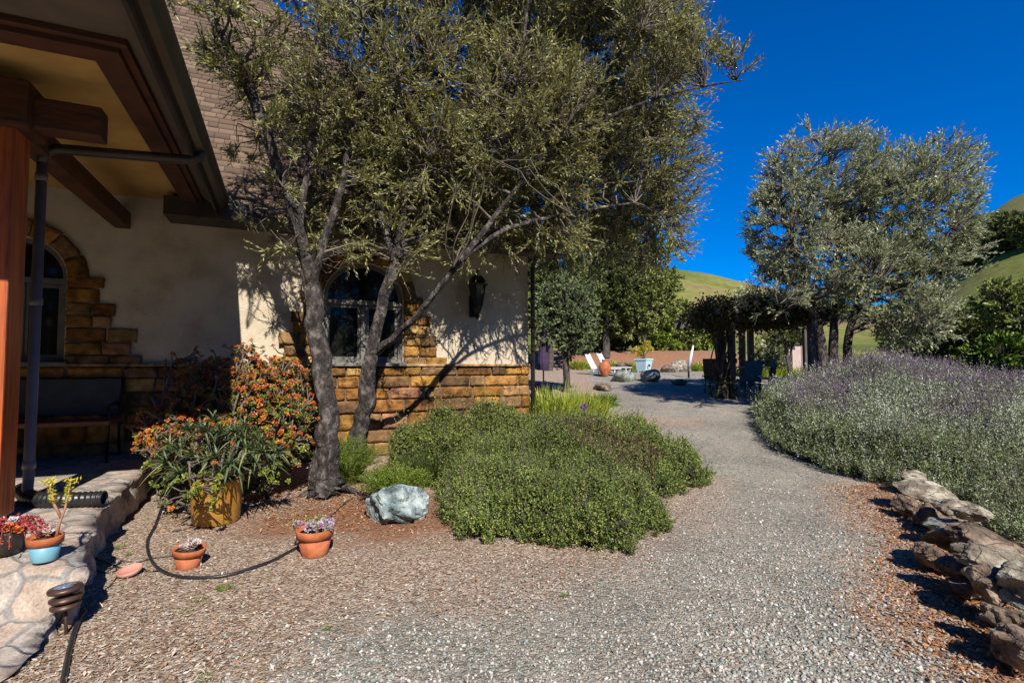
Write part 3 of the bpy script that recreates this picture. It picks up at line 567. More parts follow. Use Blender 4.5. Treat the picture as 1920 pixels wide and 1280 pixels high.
def flag_mat():
    m = bpy.data.materials.new('flagstone'); m.use_nodes = True; n = m.node_tree.nodes; l = m.node_tree.links; b = n['Principled BSDF']; b.inputs['Roughness'].default_value = .85
    tc = n.new('ShaderNodeTexCoord'); nz = n.new('ShaderNodeTexNoise'); nz.inputs['Scale'].default_value = 3; l.new(tc.outputs['Object'], nz.inputs[0]); ad = n.new('ShaderNodeVectorMath'); ad.operation = 'MULTIPLY_ADD'; ad.inputs[1].default_value = (.16,)*3
    l.new(nz.outputs['Color'], ad.inputs[0]); l.new(tc.outputs['Object'], ad.inputs[2])
    v = n.new('ShaderNodeTexVoronoi'); v.inputs['Scale'].default_value = 4.2; l.new(ad.outputs[0], v.inputs['Vector']); v2 = n.new('ShaderNodeTexVoronoi'); v2.feature = 'DISTANCE_TO_EDGE'; v2.inputs['Scale'].default_value = 4.2; l.new(ad.outputs[0], v2.inputs['Vector'])
    s = n.new('ShaderNodeSeparateColor'); l.new(v.outputs['Color'], s.inputs[0]); r = n.new('ShaderNodeValToRGB'); l.new(s.outputs[0], r.inputs[0]); e = r.color_ramp.elements
    e[0].color = (.42, .33, .26, 1); e[1].color = (.48, .45, .41, 1); x = e.new(.5); x.color = (.55, .44, .36, 1)
    mo = n.new('ShaderNodeValToRGB'); l.new(v2.outputs['Distance'], mo.inputs[0]); mo.color_ramp.elements[0].position = .035; mo.color_ramp.elements[1].position = .075; mo.color_ramp.elements[0].color = (.60, .58, .56, 1); mo.color_ramp.elements[1].color = (1, 1, 1, 1)
    mo.color_ramp.elements[0].color = (0, 0, 0, 1); mx = n.new('ShaderNodeMix'); mx.data_type = 'RGBA'; l.new(mo.outputs[0], mx.inputs[0]); mx.inputs[6].default_value = (.33, .315, .30, 1); l.new(r.outputs[0], mx.inputs[7])
    n3 = n.new('ShaderNodeTexNoise'); n3.inputs['Scale'].default_value = 9; n3.inputs['Detail'].default_value = 8; l.new(tc.outputs['Object'], n3.inputs[0]); r3 = n.new('ShaderNodeValToRGB'); l.new(n3.outputs[0], r3.inputs[0]); r3.color_ramp.elements[0].position = .36; r3.color_ramp.elements[1].position = .6; r3.color_ramp.elements[0].color = (.55, .52, .5, 1)
    m3 = n.new('ShaderNodeMix'); m3.data_type = 'RGBA'; m3.blend_type = 'MULTIPLY'; m3.inputs[0].default_value = .6; l.new(mx.outputs[2], m3.inputs[6]); l.new(r3.outputs[0], m3.inputs[7]); n6 = n.new('ShaderNodeTexNoise'); n6.inputs['Scale'].default_value = 70; n6.inputs['Detail'].default_value = 6; l.new(tc.outputs['Object'], n6.inputs[0]); r6 = n.new('ShaderNodeValToRGB'); l.new(n6.outputs[0], r6.inputs[0]); r6.color_ramp.elements[0].position = .38; r6.color_ramp.elements[1].position = .58; r6.color_ramp.elements[0].color = (.66, .62, .60, 1)
    m6 = n.new('ShaderNodeMix'); m6.data_type = 'RGBA'; m6.blend_type = 'MULTIPLY'; m6.inputs[0].default_value = .8; l.new(m3.outputs[2], m6.inputs[6]); l.new(r6.outputs[0], m6.inputs[7]); l.new(m6.outputs[2], b.inputs['Base Color'])
    bp = n.new('ShaderNodeBump'); bp.inputs['Distance'].default_value = .03; a = n.new('ShaderNodeMath'); a.operation = 'MULTIPLY_ADD'; l.new(n3.outputs[0], a.inputs[0]); a.inputs[1].default_value = .5; mm = n.new('ShaderNodeMath'); mm.operation = 'MINIMUM'; mm.inputs[1].default_value = .06
    l.new(v2.outputs['Distance'], mm.inputs[0]); m5 = n.new('ShaderNodeMath'); m5.operation = 'MULTIPLY'; m5.inputs[1].default_value = 4; l.new(mm.outputs[0], m5.inputs[0]); l.new(m5.outputs[0], a.inputs[2]); l.new(a.outputs[0], bp.inputs['Height']); l.new(bp.outputs[0], b.inputs['Normal'])
    return m
M_flag = flag_mat()
tag(np_mesh('porch_floor', V.reshape(-1, 3), Fq, 4, M_flag, smooth=False), kind='structure')
def slab_h(x, y):
    d = np.hypot(Eo[:, 0]-x, Eo[:, 1]-y); return float(Eo[d.argmin(), 2])

# ------------------------------------------------------------------ main olive tree
limbs = [PL((612, 925, 5.58, .27), (610, 895, 5.6, .19), (611, 850, 5.6, .155), (612, 780, 5.6, .14), (603, 700, 5.62, .135), (590, 620, 5.65, .12), (583, 540, 5.7, .11), (566, 470, 5.65, .08)),
 PL((583, 545, 5.7, .10), (562, 440, 5.6, .085), (532, 350, 5.5, .08), (500, 255, 5.3, .075), (470, 170, 5.2, .065), (428, 90, 5.1, .05), (360, -20, 5.0, .035), (250, -150, 4.8, .02)),
 PL((583, 545, 5.7, .08), (612, 440, 5.8, .06), (640, 350, 5.9, .055), (655, 250, 6, .045), (690, 120, 6.1, .03), (740, -60, 6.1, .02)),
 PL((560, 440, 5.6, .05), (578, 300, 5.8, .045), (590, 180, 5.9, .04), (600, 40, 5.9, .03), (590, -150, 5.9, .02)),
 PL((664, 850, 6.3, .14), (674, 800, 6.3, .115), (688, 740, 6.3, .11), (700, 640, 6.3, .10), (722, 550, 6.3, .10), (744, 480, 6.3, .09), (750, 430, 6.3, .07)),
 PL((742, 490, 6.3, .08), (714, 400, 6.3, .065), (710, 300, 6.3, .06), (722, 180, 6.3, .045), (700, 40, 6.3, .03), (680, -120, 6.3, .02)),
 PL((744, 485, 6.3, .08), (757, 380, 6.3, .065), (762, 250, 6.3, .055), (790, 120, 6.3, .045), (832, -20, 6.3, .03), (870, -160, 6.2, .02)),
 PL((706, 660, 6.3, .075), (750, 622, 6.15, .06), (800, 570, 6.05, .055), (850, 505, 6.0, .05), (900, 440, 6.1, .048), (975, 345, 6.2, .04), (1060, 235, 6.3, .035), (1150, 120, 6.4, .025), (1200, 20, 6.4, .015)),
 PL((862, 490, 6.0, .04), (950, 430, 6.4, .035), (1070, 400, 6.8, .028), (1190, 380, 7.0, .018)),
 PL((1030, 270, 6.25, .03), (1130, 225, 6.2, .024), (1230, 185, 6.15, .02), (1320, 163, 6.1, .014), (1395, 150, 6.0, .007)),
 PL((975, 345, 6.2, .035), (965, 200, 6.1, .03), (985, 50, 6.0, .025), (1000, -120, 6.0, .015)),
 PL((610, 905, 5.6, .10), (575, 925, 5.5, .05), (545, 940, 5.45, .015)), PL((612, 905, 5.6, .10), (650, 915, 5.55, .05), (690, 930, 5.5, .012)), PL((610, 905, 5.55, .10), (590, 945, 5.4, .04), (575, 965, 5.3, .01))]
B = px_blob
blobs = [B(900, 230, 6.8, 1.7, 1.1, 1.3, 1.25), B(1090, 130, 7.9, 1.8, 1.2, 1.6), B(1150, 330, 8.3, 1.15, 1.0, 1.15, 1.3), B(720, 170, 6.4, 1.3, 1.0, 1.2, .95), B(560, 90, 5.6, .95, 1.0, .9, .6),
 B(1010, -120, 6.8, 2.0, 1.4, 1.5, .8), B(720, -150, 6.2, 1.8, 1.3, 1.3, .6), B(990, 385, 7.2, 1.1, .8, .5), B(1215, 430, 8.4, .65, .8, .7), B(1190, 60, 7.6, 1.0, .9, 1.1, 1.1), B(1240, 310, 8.2, .65, .8, 1.0, 1.1), B(1080, 455, 8.2, .8, .8, .4, .8),
 B(850, 390, 6.8, 1.2, .5, .45, 1.3), B(620, 330, 6.1, .6, .5, .6, .5), B(1230, 390, 8.2, .55, .7, .6, 1), B(1010, 270, 7.6, 1.6, 1.0, 1.2, 1), B(540, 250, 6.0, .7, .5, .6, .45), B(700, 340, 6.4, 1.0, .5, .6, 1.1), B(520, 370, 6.0, .45, .4, .35, .5), B(1285, 200, 7.6, .3, .5, .4, .7),
 B(700, 440, 6.3, .75, .3, .30, 1.1), B(640, 470, 6.2, .35, .25, .25, .8), B(860, 455, 6.8, 1.0, .35, .25, 1.0), B(960, 450, 7.3, .6, .4, .25, 1.0), B(500, 440, 6.1, .35, .25, .25, .7), B(790, 300, 6.2, .9, .4, .6, 1.0), B(730, 480, 6.0, .45, .25, .22, 1.0), B(600, 470, 5.9, .40, .25, .30, .9), B(1010, 430, 6.9, .8, .35, .25, 1.1), B(1090, 300, 6.9, .8, .4, .6, .9), B(1000, 190, 6.0, .9, .4, .7, .9)]
olive_cols = [(.23, .24, .045), (.30, .305, .06), (.38, .35, .08), (.20, .15, .05), (.42, .42, .16)]
t = tree('olive_tree', 'large multi-trunked olive tree with gnarled grey trunks in front of the house', 'tree', limbs, blobs, nsub=200, ncl=4700, ntw=6, nlf=16, twl=.44, L=.060, Wd=.0145,
         cols=olive_cols, loc=P(612, 915, 5.6), shell=.35, bare=2800, yellow=.03, updir=.05)
def spray_only(parent, blobs, node_pts, ncl, ntw=5, nlf=13, twl=.3, L=.06, Wd=.014, droop=0):
    nodes = np.array([p[:3] for p in node_pts]); nr = np.full(len(nodes), .02)
    cen, dd, _ = in_blobs(blobs, ncl, .2); K, R = branch_to(nodes, nr, cen, .008, .003, k=6, wob=.12); tot = ncl*ntw
    b0 = np.repeat(cen, ntw, 0); od = unit(np.repeat(unit(cen-K[:, 0]), ntw, 0)+rnd_dir(tot)*.8+np.array([0, 0, .2-droop])); ll = twl*(.5+.8*RS.rand(tot, 1)); b0 = b0-od*ll*.3
    u = np.linspace(0, 1, 4)[None, :, None]; K3 = b0[:, None]+od[:, None]*ll[:, None]*u
    V, Fq = joined([tubes(K, R, 4), tubes(K3, .003*np.ones((tot, 4)), 3)]); np_mesh('branches', V, Fq, 4, M_twig, parent)
    n = tot*nlf; tt = np.tile((np.arange(nlf)+.5)/nlf, tot)[:, None]; i = np.repeat(np.arange(tot), nlf)
    bp = b0[i]+od[i]*ll[i]*tt; D = unit(od[i]*.9+rnd_dir(n)*.75); C = np.array(olive_cols+[(.2, .22, .10)])[RS.randint(0, 6, n)]*(.8+.5*RS.rand(n, 1))
    yk = RS.rand(n) < .05; C[yk] = (.42, .32, .04)
    leaves('crown', bp, D, L*(.7+.6*RS.rand(n)), Wd, C, M_olive, parent, bend=.06)
# long spray at the right of the crown, and the low twigs hanging over the porch eave
rt = [P(a, b, 6.1) for a, b in ((1150, 215), (1230, 185), (1320, 163), (1380, 152), (1200, 60), (1150, 120))]
spray_only(t, [B(1270, 100, 6.1, .50, .4, .28), B(1350, 100, 6.0, .28, .3, .16, .9), B(1385, 135, 6.0, .10, .15, .09, .7), B(1230, 40, 6.1, .5, .4, .35)], rt, 120)
lt = [P(a, b, 4.0) for a, b in ((120, -90), (200, -80), (280, -60), (40, -90), (380, -30))]
spray_only(t, [B(200, -10, 3.9, .30, .2, .14, 1), B(60, -25, 3.7, .22, .2, .08, .7), B(400, 20, 4.6, .40, .3, .22, .5), B(270, -30, 4.0, .35, .2, .14, .8)], lt, 34, L=.055, twl=.2)
hang = [P(a, b, 5.4) for a, b in ((470, 160), (500, 250), (562, 440), (530, 350), (850, 500), (1070, 400))]
spray_only(t, [B(500, 210, 5.0, .14, .2, .14), B(540, 330, 5.4, .25, .2, .25, .5), B(530, 470, 5.5, .14, .15, .12, .5), B(440, 110, 5.0, .4, .3, .25, .7), B(900, 290, 5.0, .16, .1, .2), B(480, 300, 6.0, .35, .2, .35, .6)], hang, 60, L=.06, twl=.22)

# ------------------------------------------------------------------ other trees
def ground_limb(px, Y, r, *rest):
    g = P(px, 684, Y); z = Gf(g.x, Y); return [(g.x, Y, z-.05, r*1.35), (g.x, Y, z+.25, r)]+PL(*rest)
ol2 = [ground_limb(1545, 10.7, .17, (1540, 650, 10.70, 0.119), (1528, 590, 10.70, 0.102), (1500, 500, 10.70, 0.076), (1470, 400, 10.70, 0.051), (1450, 330, 10.70, 0.025)),
       ground_limb(1585, 10.85, .16, (1590, 660, 10.86, 0.111), (1600, 590, 10.86, 0.093), (1640, 480, 10.86, 0.068), (1680, 380, 10.70, 0.043), (1740, 300, 10.70, 0.025)),
       ground_limb(1570, 10.75, .14, (1562, 640, 10.70, 0.102), (1565, 560, 10.70, 0.085), (1570, 440, 10.70, 0.060), (1560, 330, 10.70, 0.034), (1550, 270, 10.70, 0.017)),
       PL((1600, 590, 10.86, 0.068), (1680, 520, 10.70, 0.051), (1760, 460, 10.53, 0.025), (1800, 420, 10.53, 0.017))]
bl2 = [B(1640, 400, 10.9, .9, 1.0, 1.0), B(1650, 500, 10.7, .9, 1.0, .6), B(1545, 340, 10.699, 1.271, 1.312, 1.025), B(1480, 430, 10.534, 0.779, 1.066, 1.23), B(1700, 400, 10.699, 1.271, 1.312, 1.23), B(1740, 320, 10.699, 0.902, 0.984, 0.697), B(1560, 500, 10.699, 1.558, 1.312, 0.82), B(1750, 500, 10.534, 0.779, 0.984, 0.656), B(1670, 575, 10.5, 1.15, 1.0, .5), B(1720, 610, 10.37, 0.656, 0.82, 0.41), B(1450, 560, 10.37, 0.615, 0.82, 0.369, 0.8),
       B(1430, 300, 10.699, 0.23, 0.328, 0.23, 0.4), B(1520, 265, 10.699, 0.492, 0.492, 0.328, 0.9), B(1800, 310, 10.699, 0.287, 0.328, 0.287, 0.7), B(1700, 620, 10.6, .6, .6, .3)]
tree('olive_tree', 'rounded silvery olive tree at the right against open blue sky, beside the vine pergola', 'tree', ol2, bl2, nsub=90, ncl=2500, ntw=5, nlf=12, twl=.34, L=.068, Wd=.019, m=M_olive_silver,
     cols=[(.30, .35, .13), (.40, .44, .20), (.56, .58, .38), (.22, .26, .09)], shell=.5, loc=(P(1570, 684, 10.75).x, 10.75, Gf(P(1570, 684, 10.75).x, 10.75)), updir=.35, tw_r=.004, sides=8)
def round_tree(name, label, px, Y, py_top, py_bot, halfw_px, cols, cat='tree', group=None, n=350, L=.10, Wd=.045, trunk=.12, m=None, ntw=5, nlf=8, flatY=.8, lumps=7, twl=.35, leaf='crown', bark=None, shell=.6, tz=None):
    g = P(px, 684, Y); z0 = Gf(g.x, Y) if tz is None else tz; top = P(px, py_top, Y).z; bot = max(P(px, py_bot, Y).z, z0+.02); cz = (top+bot)/2; rz = (top-bot)/2; rx = halfw_px*Y/960
    bl = [(g.x, Y, cz, rx*.75, rx*flatY*.75, rz*.8, 1)]
    for k in range(lumps):
        a = 2*math.pi*(k+random.random()*.6)/lumps; s = random.uniform(.35, .5)
        bl.append((g.x+math.cos(a)*rx*.55, Y+math.sin(a)*rx*flatY*.55, cz+random.uniform(-.5 if leaf == 'crown' else -.95, .55)*rz, rx*s, rx*s*flatY, rz*random.uniform(.4, .55), 1.2))
    lim = [[(g.x, Y, z0-.05, trunk*1.3), (g.x+.05, Y, z0+.3*(cz-z0), trunk), (g.x-.06, Y+.05, cz, trunk*.6), (g.x+.1, Y, cz+rz*.6, trunk*.2)],
           [(g.x, Y, z0+.25*(cz-z0), trunk*.7), (g.x+rx*.25, Y, cz-rz*.2, trunk*.45), (g.x+rx*.5, Y, cz+rz*.3, trunk*.15)], [(g.x, Y, z0+.3*(cz-z0), trunk*.7), (g.x-rx*.25, Y-.1, cz-rz*.2, trunk*.45), (g.x-rx*.5, Y, cz+rz*.25, trunk*.15)]]
    return tree(name, label, cat, lim, bl, nsub=30, ncl=n, ntw=ntw, nlf=nlf, twl=twl*max(.6, rx/2), L=L, Wd=Wd, cols=cols, m=m or M_matte, bark=bark or M_darkbark, twig=M_darkbark, group=group, shell=shell, sides=7, loc=(g.x, Y, z0), leaf_name=leaf, tw_r=.005)
DK = [(.08, .11, .03), (.13, .16, .045), (.20, .22, .07)]; GY = [(.16, .21, .10), (.23, .28, .13), (.12, .16, .07)]; MD = [(.19, .24, .045), (.27, .32, .07), (.35, .36, .12), (.12, .16, .04)]
BR = [(.24, .32, .04), (.32, .40, .05), (.15, .22, .03)]
round_tree('oak_tree', 'dense grey-green young oak just beyond the house corner downspout', 1060, 15, 490, 680, 62, GY, n=700, L=.075, Wd=.04, trunk=.11)
round_tree('oak_tree', 'tall dark oak behind the grey-green oak, its crown merging with the big olive', 1135, 27, 340, 668, 95, DK, n=1100, L=.15, Wd=.08, trunk=.22)
round_tree('oak_tree', 'shady evergreen oak standing behind the two white sun loungers', 1205, 28, 425, 668, 75, MD, n=900, L=.15, Wd=.08, trunk=.18)
round_tree('oak_tree', 'dark evergreen oak seen over the house corner at the far left of the oaks', 1030, 24, 330, 680, 75, DK, n=900, L=.14, Wd=.08, trunk=.18)
hg = [(1110, 29, 565, 668, 58, MD), (1165, 30, 548, 668, 56, MD), (1222, 29.5, 550, 666, 54, BR), (1275, 30, 552, 662, 54, MD), (1325, 31, 570, 662, 50, BR)]
HL = ['olive-green bank shrub above red earth, leftmost of the hedge row', 'tall yellow-green bank shrub behind the right-hand lounger', 'bright green bank shrub above the pale blue planter tub', 'pale-leaved bank shrub above the long strip of red earth', 'low bright bank shrub beside the left side of the pergola']
for (px, Y, a, b, hw, c), lb in zip(hg, HL): round_tree('bank_shrub', lb, px, Y, a, b, hw, c, cat='shrub', group='shrubs along the red earth bank', n=750, L=.16, Wd=.09, trunk=.08, lumps=5, leaf='foliage')
rb = [(1745, 17, 560, 700, 55, [(.08, .12, .03), (.12, .15, .03)], 'dark green shrub between the right-hand olive and the flowering sage'), (1795, 20, 570, 680, 40, MD, 'small dark tree beside the grassy slope right of the olive'), (1850, 16, 560, 680, 75, [(.14, .17, .03), (.20, .22, .05), (.09, .12, .025)], 'large rounded green bush at the right behind the sage'),
      (1925, 14, 525, 650, 85, MD, 'tall green bush at the right edge of the view'), (1880, 12, 632, 720, 90, [(.12, .20, .02), (.16, .25, .03), (.08, .13, .015)], 'low vivid green bush right above the far purple sage'), (1700, 21, 590, 690, 50, MD, 'yellow-green bush glimpsed beneath the right-hand olive'), (1985, 10, 600, 760, 60, BR, 'bright green bush at the far right edge, behind the sage')]
for px, Y, a, b, hw, c, lb in rb: round_tree('garden_shrub', lb, px, Y, a, b, hw, c, cat='shrub', group='green shrubs behind the sage', n=420, L=.10, Wd=.05, trunk=.07, lumps=8, leaf='foliage')
# dark oaks in a belt on the far hillside
hill = [(1832, 415, 470, 26), (1858, 405, 468, 22), (1880, 400, 458, 24), (1905, 398, 455, 26), (1935, 400, 470, 30), (1815, 440, 478, 18), (1845, 445, 490, 24), (1795, 468, 505, 18), (1825, 478, 510, 18), (1870, 440, 480, 24), (1775, 490, 520, 14), (1900, 435, 470, 24)]
HN = ['dark hillside oak highest at the left of the belt', 'second hillside oak of the upper row', 'middle hillside oak of the upper row', 'hillside oak near the right edge in the upper row', 'hillside oak cut by the right edge', 'hillside oak just behind the olive crown', 'large hillside oak low in the belt', 'small hillside oak at the lower left of the belt', 'small hillside oak at the foot of the belt', 'hillside oak low in the belt under the upper row', 'smallest hillside oak beside the olive crown', 'low hillside oak near the right edge']
for (px, a, b, hw), lb in zip(hill, HN):
    Y = 120; z = P(px, b, Y).z
    for YY_ in np.arange(60, 230, 2.0):
        p = P(px, b, YY_)
        if Gf(p.x, YY_) >= p.z: Y = YY_; z = Gf(p.x, YY_); break
    round_tree('hillside_oak', lb, px, Y, a, b, hw, [(.06, .08, .02), (.10, .12, .03), (.17, .18, .05)], cat='tree', group='oaks on the far hillside', n=150, L=.9, Wd=.5, trunk=.4, lumps=5, ntw=4, nlf=5, twl=.25, tz=z)

# ------------------------------------------------------------------ low shrubs: leafy shells over a twiggy core
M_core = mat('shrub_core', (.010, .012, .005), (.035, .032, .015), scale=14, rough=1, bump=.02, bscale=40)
def mound(name, label, cat, fn, x0, x1, y0, y1, n, cols, L, Wd, m, step=.06, nlf=8, up=.8, sprig=.07, group=None, core=.035, part='foliage', inset=.05, col_fn=None, kind=None, depth=.10, loc=None, brown=0, gap=.27):
    """fn(x,y)->height above ground (<=0 outside)"""
    xg = np.arange(x0, x1+step, step); yg = np.arange(y0, y1+step, step); X, Y = np.meshgrid(xg, yg, indexing='ij'); H = fn(X, Y); Z = G(X, Y)+np.maximum(H*.86-core*1.6, -.12)
    cx, cy = ((x0+x1)/2, (y0+y1)/2) if loc is None else loc; e = empty(name, (cx, cy, Gf(cx, cy))); tag(e, label, cat, group, kind)
    idx = np.arange(X.size).reshape(X.shape); q = np.stack([idx[:-1, :-1], idx[1:, :-1], idx[1:, 1:], idx[:-1, 1:]], -1).reshape(-1, 4); ok = (H.ravel()[q] > min(.16, .45*float(H.max()))).all(1)
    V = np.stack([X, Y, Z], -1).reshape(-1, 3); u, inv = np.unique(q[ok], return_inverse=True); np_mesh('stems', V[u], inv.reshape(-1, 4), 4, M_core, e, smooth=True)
    # area-weighted samples of the surface
    gx, gy = np.gradient(G(X, Y)+np.maximum(H, 0), step); area = np.sqrt(1+gx**2+gy**2)*(H > .0); area = np.minimum(area, 8); pr = (area/area.sum()).ravel(); k = RS.choice(X.size, n, p=pr)
    sx = X.ravel()[k]+(RS.rand(n)-.5)*step; sy = Y.ravel()[k]+(RS.rand(n)-.5)*step; hh = fn(sx, sy); nrm = unit(np.stack([-gx.ravel()[k], -gy.ravel()[k], np.ones(n)], -1))
    hk = vnoise(sx, sy, 5.0, 61)*.65+vnoise(sx, sy, 12, 62)*.35; ex_ = hh > .12; gone = ex_ & (hk < gap)
    sx, sy, k = sx[~gone], sy[~gone], k[~gone]; n = len(sx); hh = fn(sx, sy); nrm = nrm[~gone]
    base = np.stack([sx, sy, G(sx, sy)+np.maximum(hh, 0.0)*1.0], -1)-nrm*(depth*RS.rand(n, 1)**1.5+inset*.3); steep = np.clip(np.hypot(gx, gy).ravel()[k]/3, 0, 1)[:, None]
    base[:, 2] -= (steep[:, 0]*RS.rand(n)*np.maximum(hh, 0)*1.0); base[:, 2] = np.maximum(base[:, 2], G(sx, sy)+.01)
    dr = unit(nrm*.8+np.array([0, 0, up])+rnd_dir(n)*.55); ll = sprig*(.6+.8*RS.rand(n, 1)+2.6*(RS.rand(n, 1) < .08)*RS.rand(n, 1)); i = np.repeat(np.arange(n), nlf); tt = np.tile((np.arange(nlf)+.6)/nlf, n)[:, None]
    bp = base[i]+dr[i]*ll[i]*tt; D = unit(dr[i]*.35+rnd_dir(n*nlf)*1.0+np.array([0, 0, .15])); c0 = np.array(cols)[RS.randint(0, len(cols), n)] if col_fn is None else col_fn(sx, sy, hh)
    tone = (.72+.62*vnoise(sx, sy, 3.2, 63)*.6+.62*vnoise(sx, sy, 9, 64)*.4)[:, None]; C = c0[i]*tone[i]*(.7+.6*RS.rand(n*nlf, 1))
    leaves(part, bp, D, L*(.65+.6*RS.rand(n*nlf)), Wd*(.75+.5*RS.rand(n*nlf)), C, m, e, bend=.08)
    K = base[:, None]-nrm[:, None]*.03+dr[:, None]*(ll[:, None]+.03)*np.linspace(0, 1, 3)[None, :, None]; V, Fq = tubes(K[::2], np.full((len(K[::2]), 3), .0018), 3); np_mesh('twigs', V, Fq, 4, M_twig, e)
    return e, fn
def ell(cx, cy, rx, ry, h, ang=0, p=2.3, q=.42):
    c, s = math.cos(ang), math.sin(ang)
    def f(x, y):
        a = ((x-cx)*c+(y-cy)*s)/rx; b = (-(x-cx)*s+(y-cy)*c)/ry; d = np.abs(a)**p+np.abs(b)**p; d = d*(1+.6*(vnoise(x, y, 2.5, 31)-.5)+.35*(vnoise(x, y, 8, 32)-.5)); return h*np.where(d < 1, np.maximum(1-d, 0)**q, -.3)
    return f
def union(fs, amp=.10, sc=3.5, seed=5):
    def f(x, y):
        x = x+.12*(vnoise(x, y, 3, 71)-.5); y = y+.12*(vnoise(x, y, 3, 72)-.5)
        h = np.max(np.stack([g(x, y) for g in fs]), 0); return np.where(h > 0, h*(1-amp+2*amp*vnoise(x, y, sc, seed))+.15*(vnoise(x, y, 4.6, seed+2)-.5)*np.clip(h*4, 0, 1)+.07*(vnoise(x, y, 9, seed+1)-.5), h)
    return f
GC = [(.13, .185, .04), (.17, .225, .05), (.09, .135, .035), (.26, .29, .075), (.11, .10, .04), (.14, .10, .05)]
f1 = union([ell(.42, 4.95, .86, 1.05, .52), ell(-.05, 5.5, .75, .85, .58), ell(.55, 5.6, .75, .9, .62), ell(-.05, 4.45, .42, .4, .26), ell(1.0, 4.6, .35, .4, .34), ell(.4, 4.3, .4, .4, .30), ell(-.2, 4.9, .5, .5, .34)], .38, 2.3)
def gc_col(sx, sy, hh):
    n = len(sx); c = np.array(GC)[RS.randint(0, 4, n)]; k = (np.hypot(sx-1.0, sy-5.95) < .55+.3*vnoise(sx, sy, 3, 18)) & (RS.rand(n) < .55); c[k] = np.array([(.14, .085, .05), (.11, .075, .04)])[RS.randint(0, 2, k.sum())]; return c
mound('ground_cover_shrub', 'dense low green ground-cover shrub spilling onto the gravel, the front mound', 'shrub', f1, -.75, 1.6, 3.6, 6.7, 30000, None, .020, .0115, M_matte, col_fn=gc_col, group='low green shrub mounds')
f2 = union([ell(1.25, 6.35, 1.05, 1.05, .55), ell(.55, 7.1, 1.0, .9, .46), ell(1.55, 6.9, .75, .8, .46), ell(.95, 7.2, .7, .8, .46)], .38, 2.3)
mound('ground_cover_shrub', 'low rounded green shrub mound at the bend of the gravel path, partly browned', 'shrub', f2, -.7, 2.5, 5.1, 8.2, 22000, None, .024, .014, M_matte, col_fn=gc_col, group='low green shrub mounds')
f3 = union([ell(-.75, 6.35, .75, .55, .72), ell(-.2, 6.6, .6, .6, .78)], .2)
mound('ground_cover_shrub', 'taller olive-green shrub mound against the stone wall under the lantern', 'shrub', f3, -1.6, .6, 5.7, 7.3, 11000, [(.11, .15, .03), (.16, .19, .045), (.20, .23, .06)], .030, .016, M_matte, group='low green shrub mounds', sprig=.10)
# bright broom-like shrubs by the trunks
def broom(name, label, cx, cy, rx, h, n, cols, L=.022, Wd=.006):
    z = Gf(cx, cy); e = empty(name, (cx, cy, z)); tag(e, label, 'shrub'); a = RS.rand(n)*6.283; r = rx*.25*np.sqrt(RS.rand(n)); b = np.stack([cx+r*np.cos(a), cy+r*np.sin(a), np.full(n, z)], -1)
    r2 = rx*np.sqrt(RS.rand(n)); t = np.stack([cx+r2*np.cos(a), cy+r2*np.sin(a), z+h*(.55+.45*RS.rand(n))*(1-.35*(r2/rx)**2)], -1); u = np.linspace(0, 1, 5)[None, :, None]
    K = b[:, None]*(1-u)+t[:, None]*u+np.array([0, 0, .12*h])*np.sin(u*math.pi); V, Fq = tubes(K, np.full((n, 5), .002), 3); np_mesh('stems', V, Fq, 4, mat('green_stem', (.07, .09, .02), (.12, .14, .03)), e)
    m = 60; i = np.repeat(np.arange(n), m); tt = .15+.85*RS.rand(n*m, 1); bp = b[i]*(1-tt)+t[i]*tt+np.array([0, 0, .12*h])*np.sin(tt*math.pi)
    D = unit((t-b)[i]*.8/np.linalg.norm((t-b)[i], axis=1)[:, None]+rnd_dir(n*m)*.8); leaves('foliage', bp+rnd_dir(n*m)*.015, D, L*(.7+.6*RS.rand(n*m)), Wd, np.array(cols)[RS.randint(0, len(cols), n*m)]*(.8+.4*RS.rand(n*m, 1)), M_leaf, e)
YG = [(.13, .19, .02), (.19, .26, .025), (.09, .14, .02)]
g = on_ground(672, 890); broom('rosemary_bush', 'bright green feathery bush beside the foot of the second olive trunk', g.x, 5.95, .42, .62, 300, YG)
g = on_ground(760, 905); broom('rosemary_bush', 'bright yellow-green feathery bush behind the blue-grey boulder', g.x+.05, 5.25, .40, .42, 300, [(.17, .24, .02), (.22, .29, .03), (.10, .16, .02)])
g = on_ground(830, 880); broom('rosemary_bush', 'dark green feathery bush between the boulder and the ground-cover mound', g.x, 5.95, .45, .55, 240, [(.06, .09, .02), (.09, .12, .025)])
g = on_ground(970, 810); broom('rosemary_bush', 'wispy green bush at the foot of the corner downspout', -.05, 7.6, .45, .6, 240, [(.12, .15, .025), (.16, .19, .03)])

# sage bed
SG = [(.28, .33, .20), (.37, .42, .30), (.19, .24, .12), (.47, .50, .42)]
bd = np.array([(2.75, 1.9), (2.98, 2.4), (3.16, 2.85), (3.45, 3.4), (3.9, 4.1), (4.22, 4.8), (4.45, 5.4), (4.25, 5.95), (3.98, 6.5), (3.88, 7.2), (4.1, 8.4), (4.5, 9.6), (5.4, 11.5), (7.2, 13), (13, 13.6)])
def bed_dist(x, y):
    best = np.full(np.shape(x), 1e9); sg = np.ones(np.shape(x))
    for (x0, y0), (x1, y1) in zip(bd[:-1], bd[1:]):
        dx, dy = x1-x0, y1-y0; t = np.clip(((x-x0)*dx+(y-y0)*dy)/(dx*dx+dy*dy), 0, 1); d = np.hypot(x-x0-t*dx, y-y0-t*dy); s = np.sign((x-x0)*dy-(y-y0)*dx); k = d < best; best = np.where(k, d, best); sg = np.where(k, s, sg)
    return best*sg+.28*(vnoise(x, y, 1.9, 51)-.5)+.14*(vnoise(x, y, 6, 52)-.5)
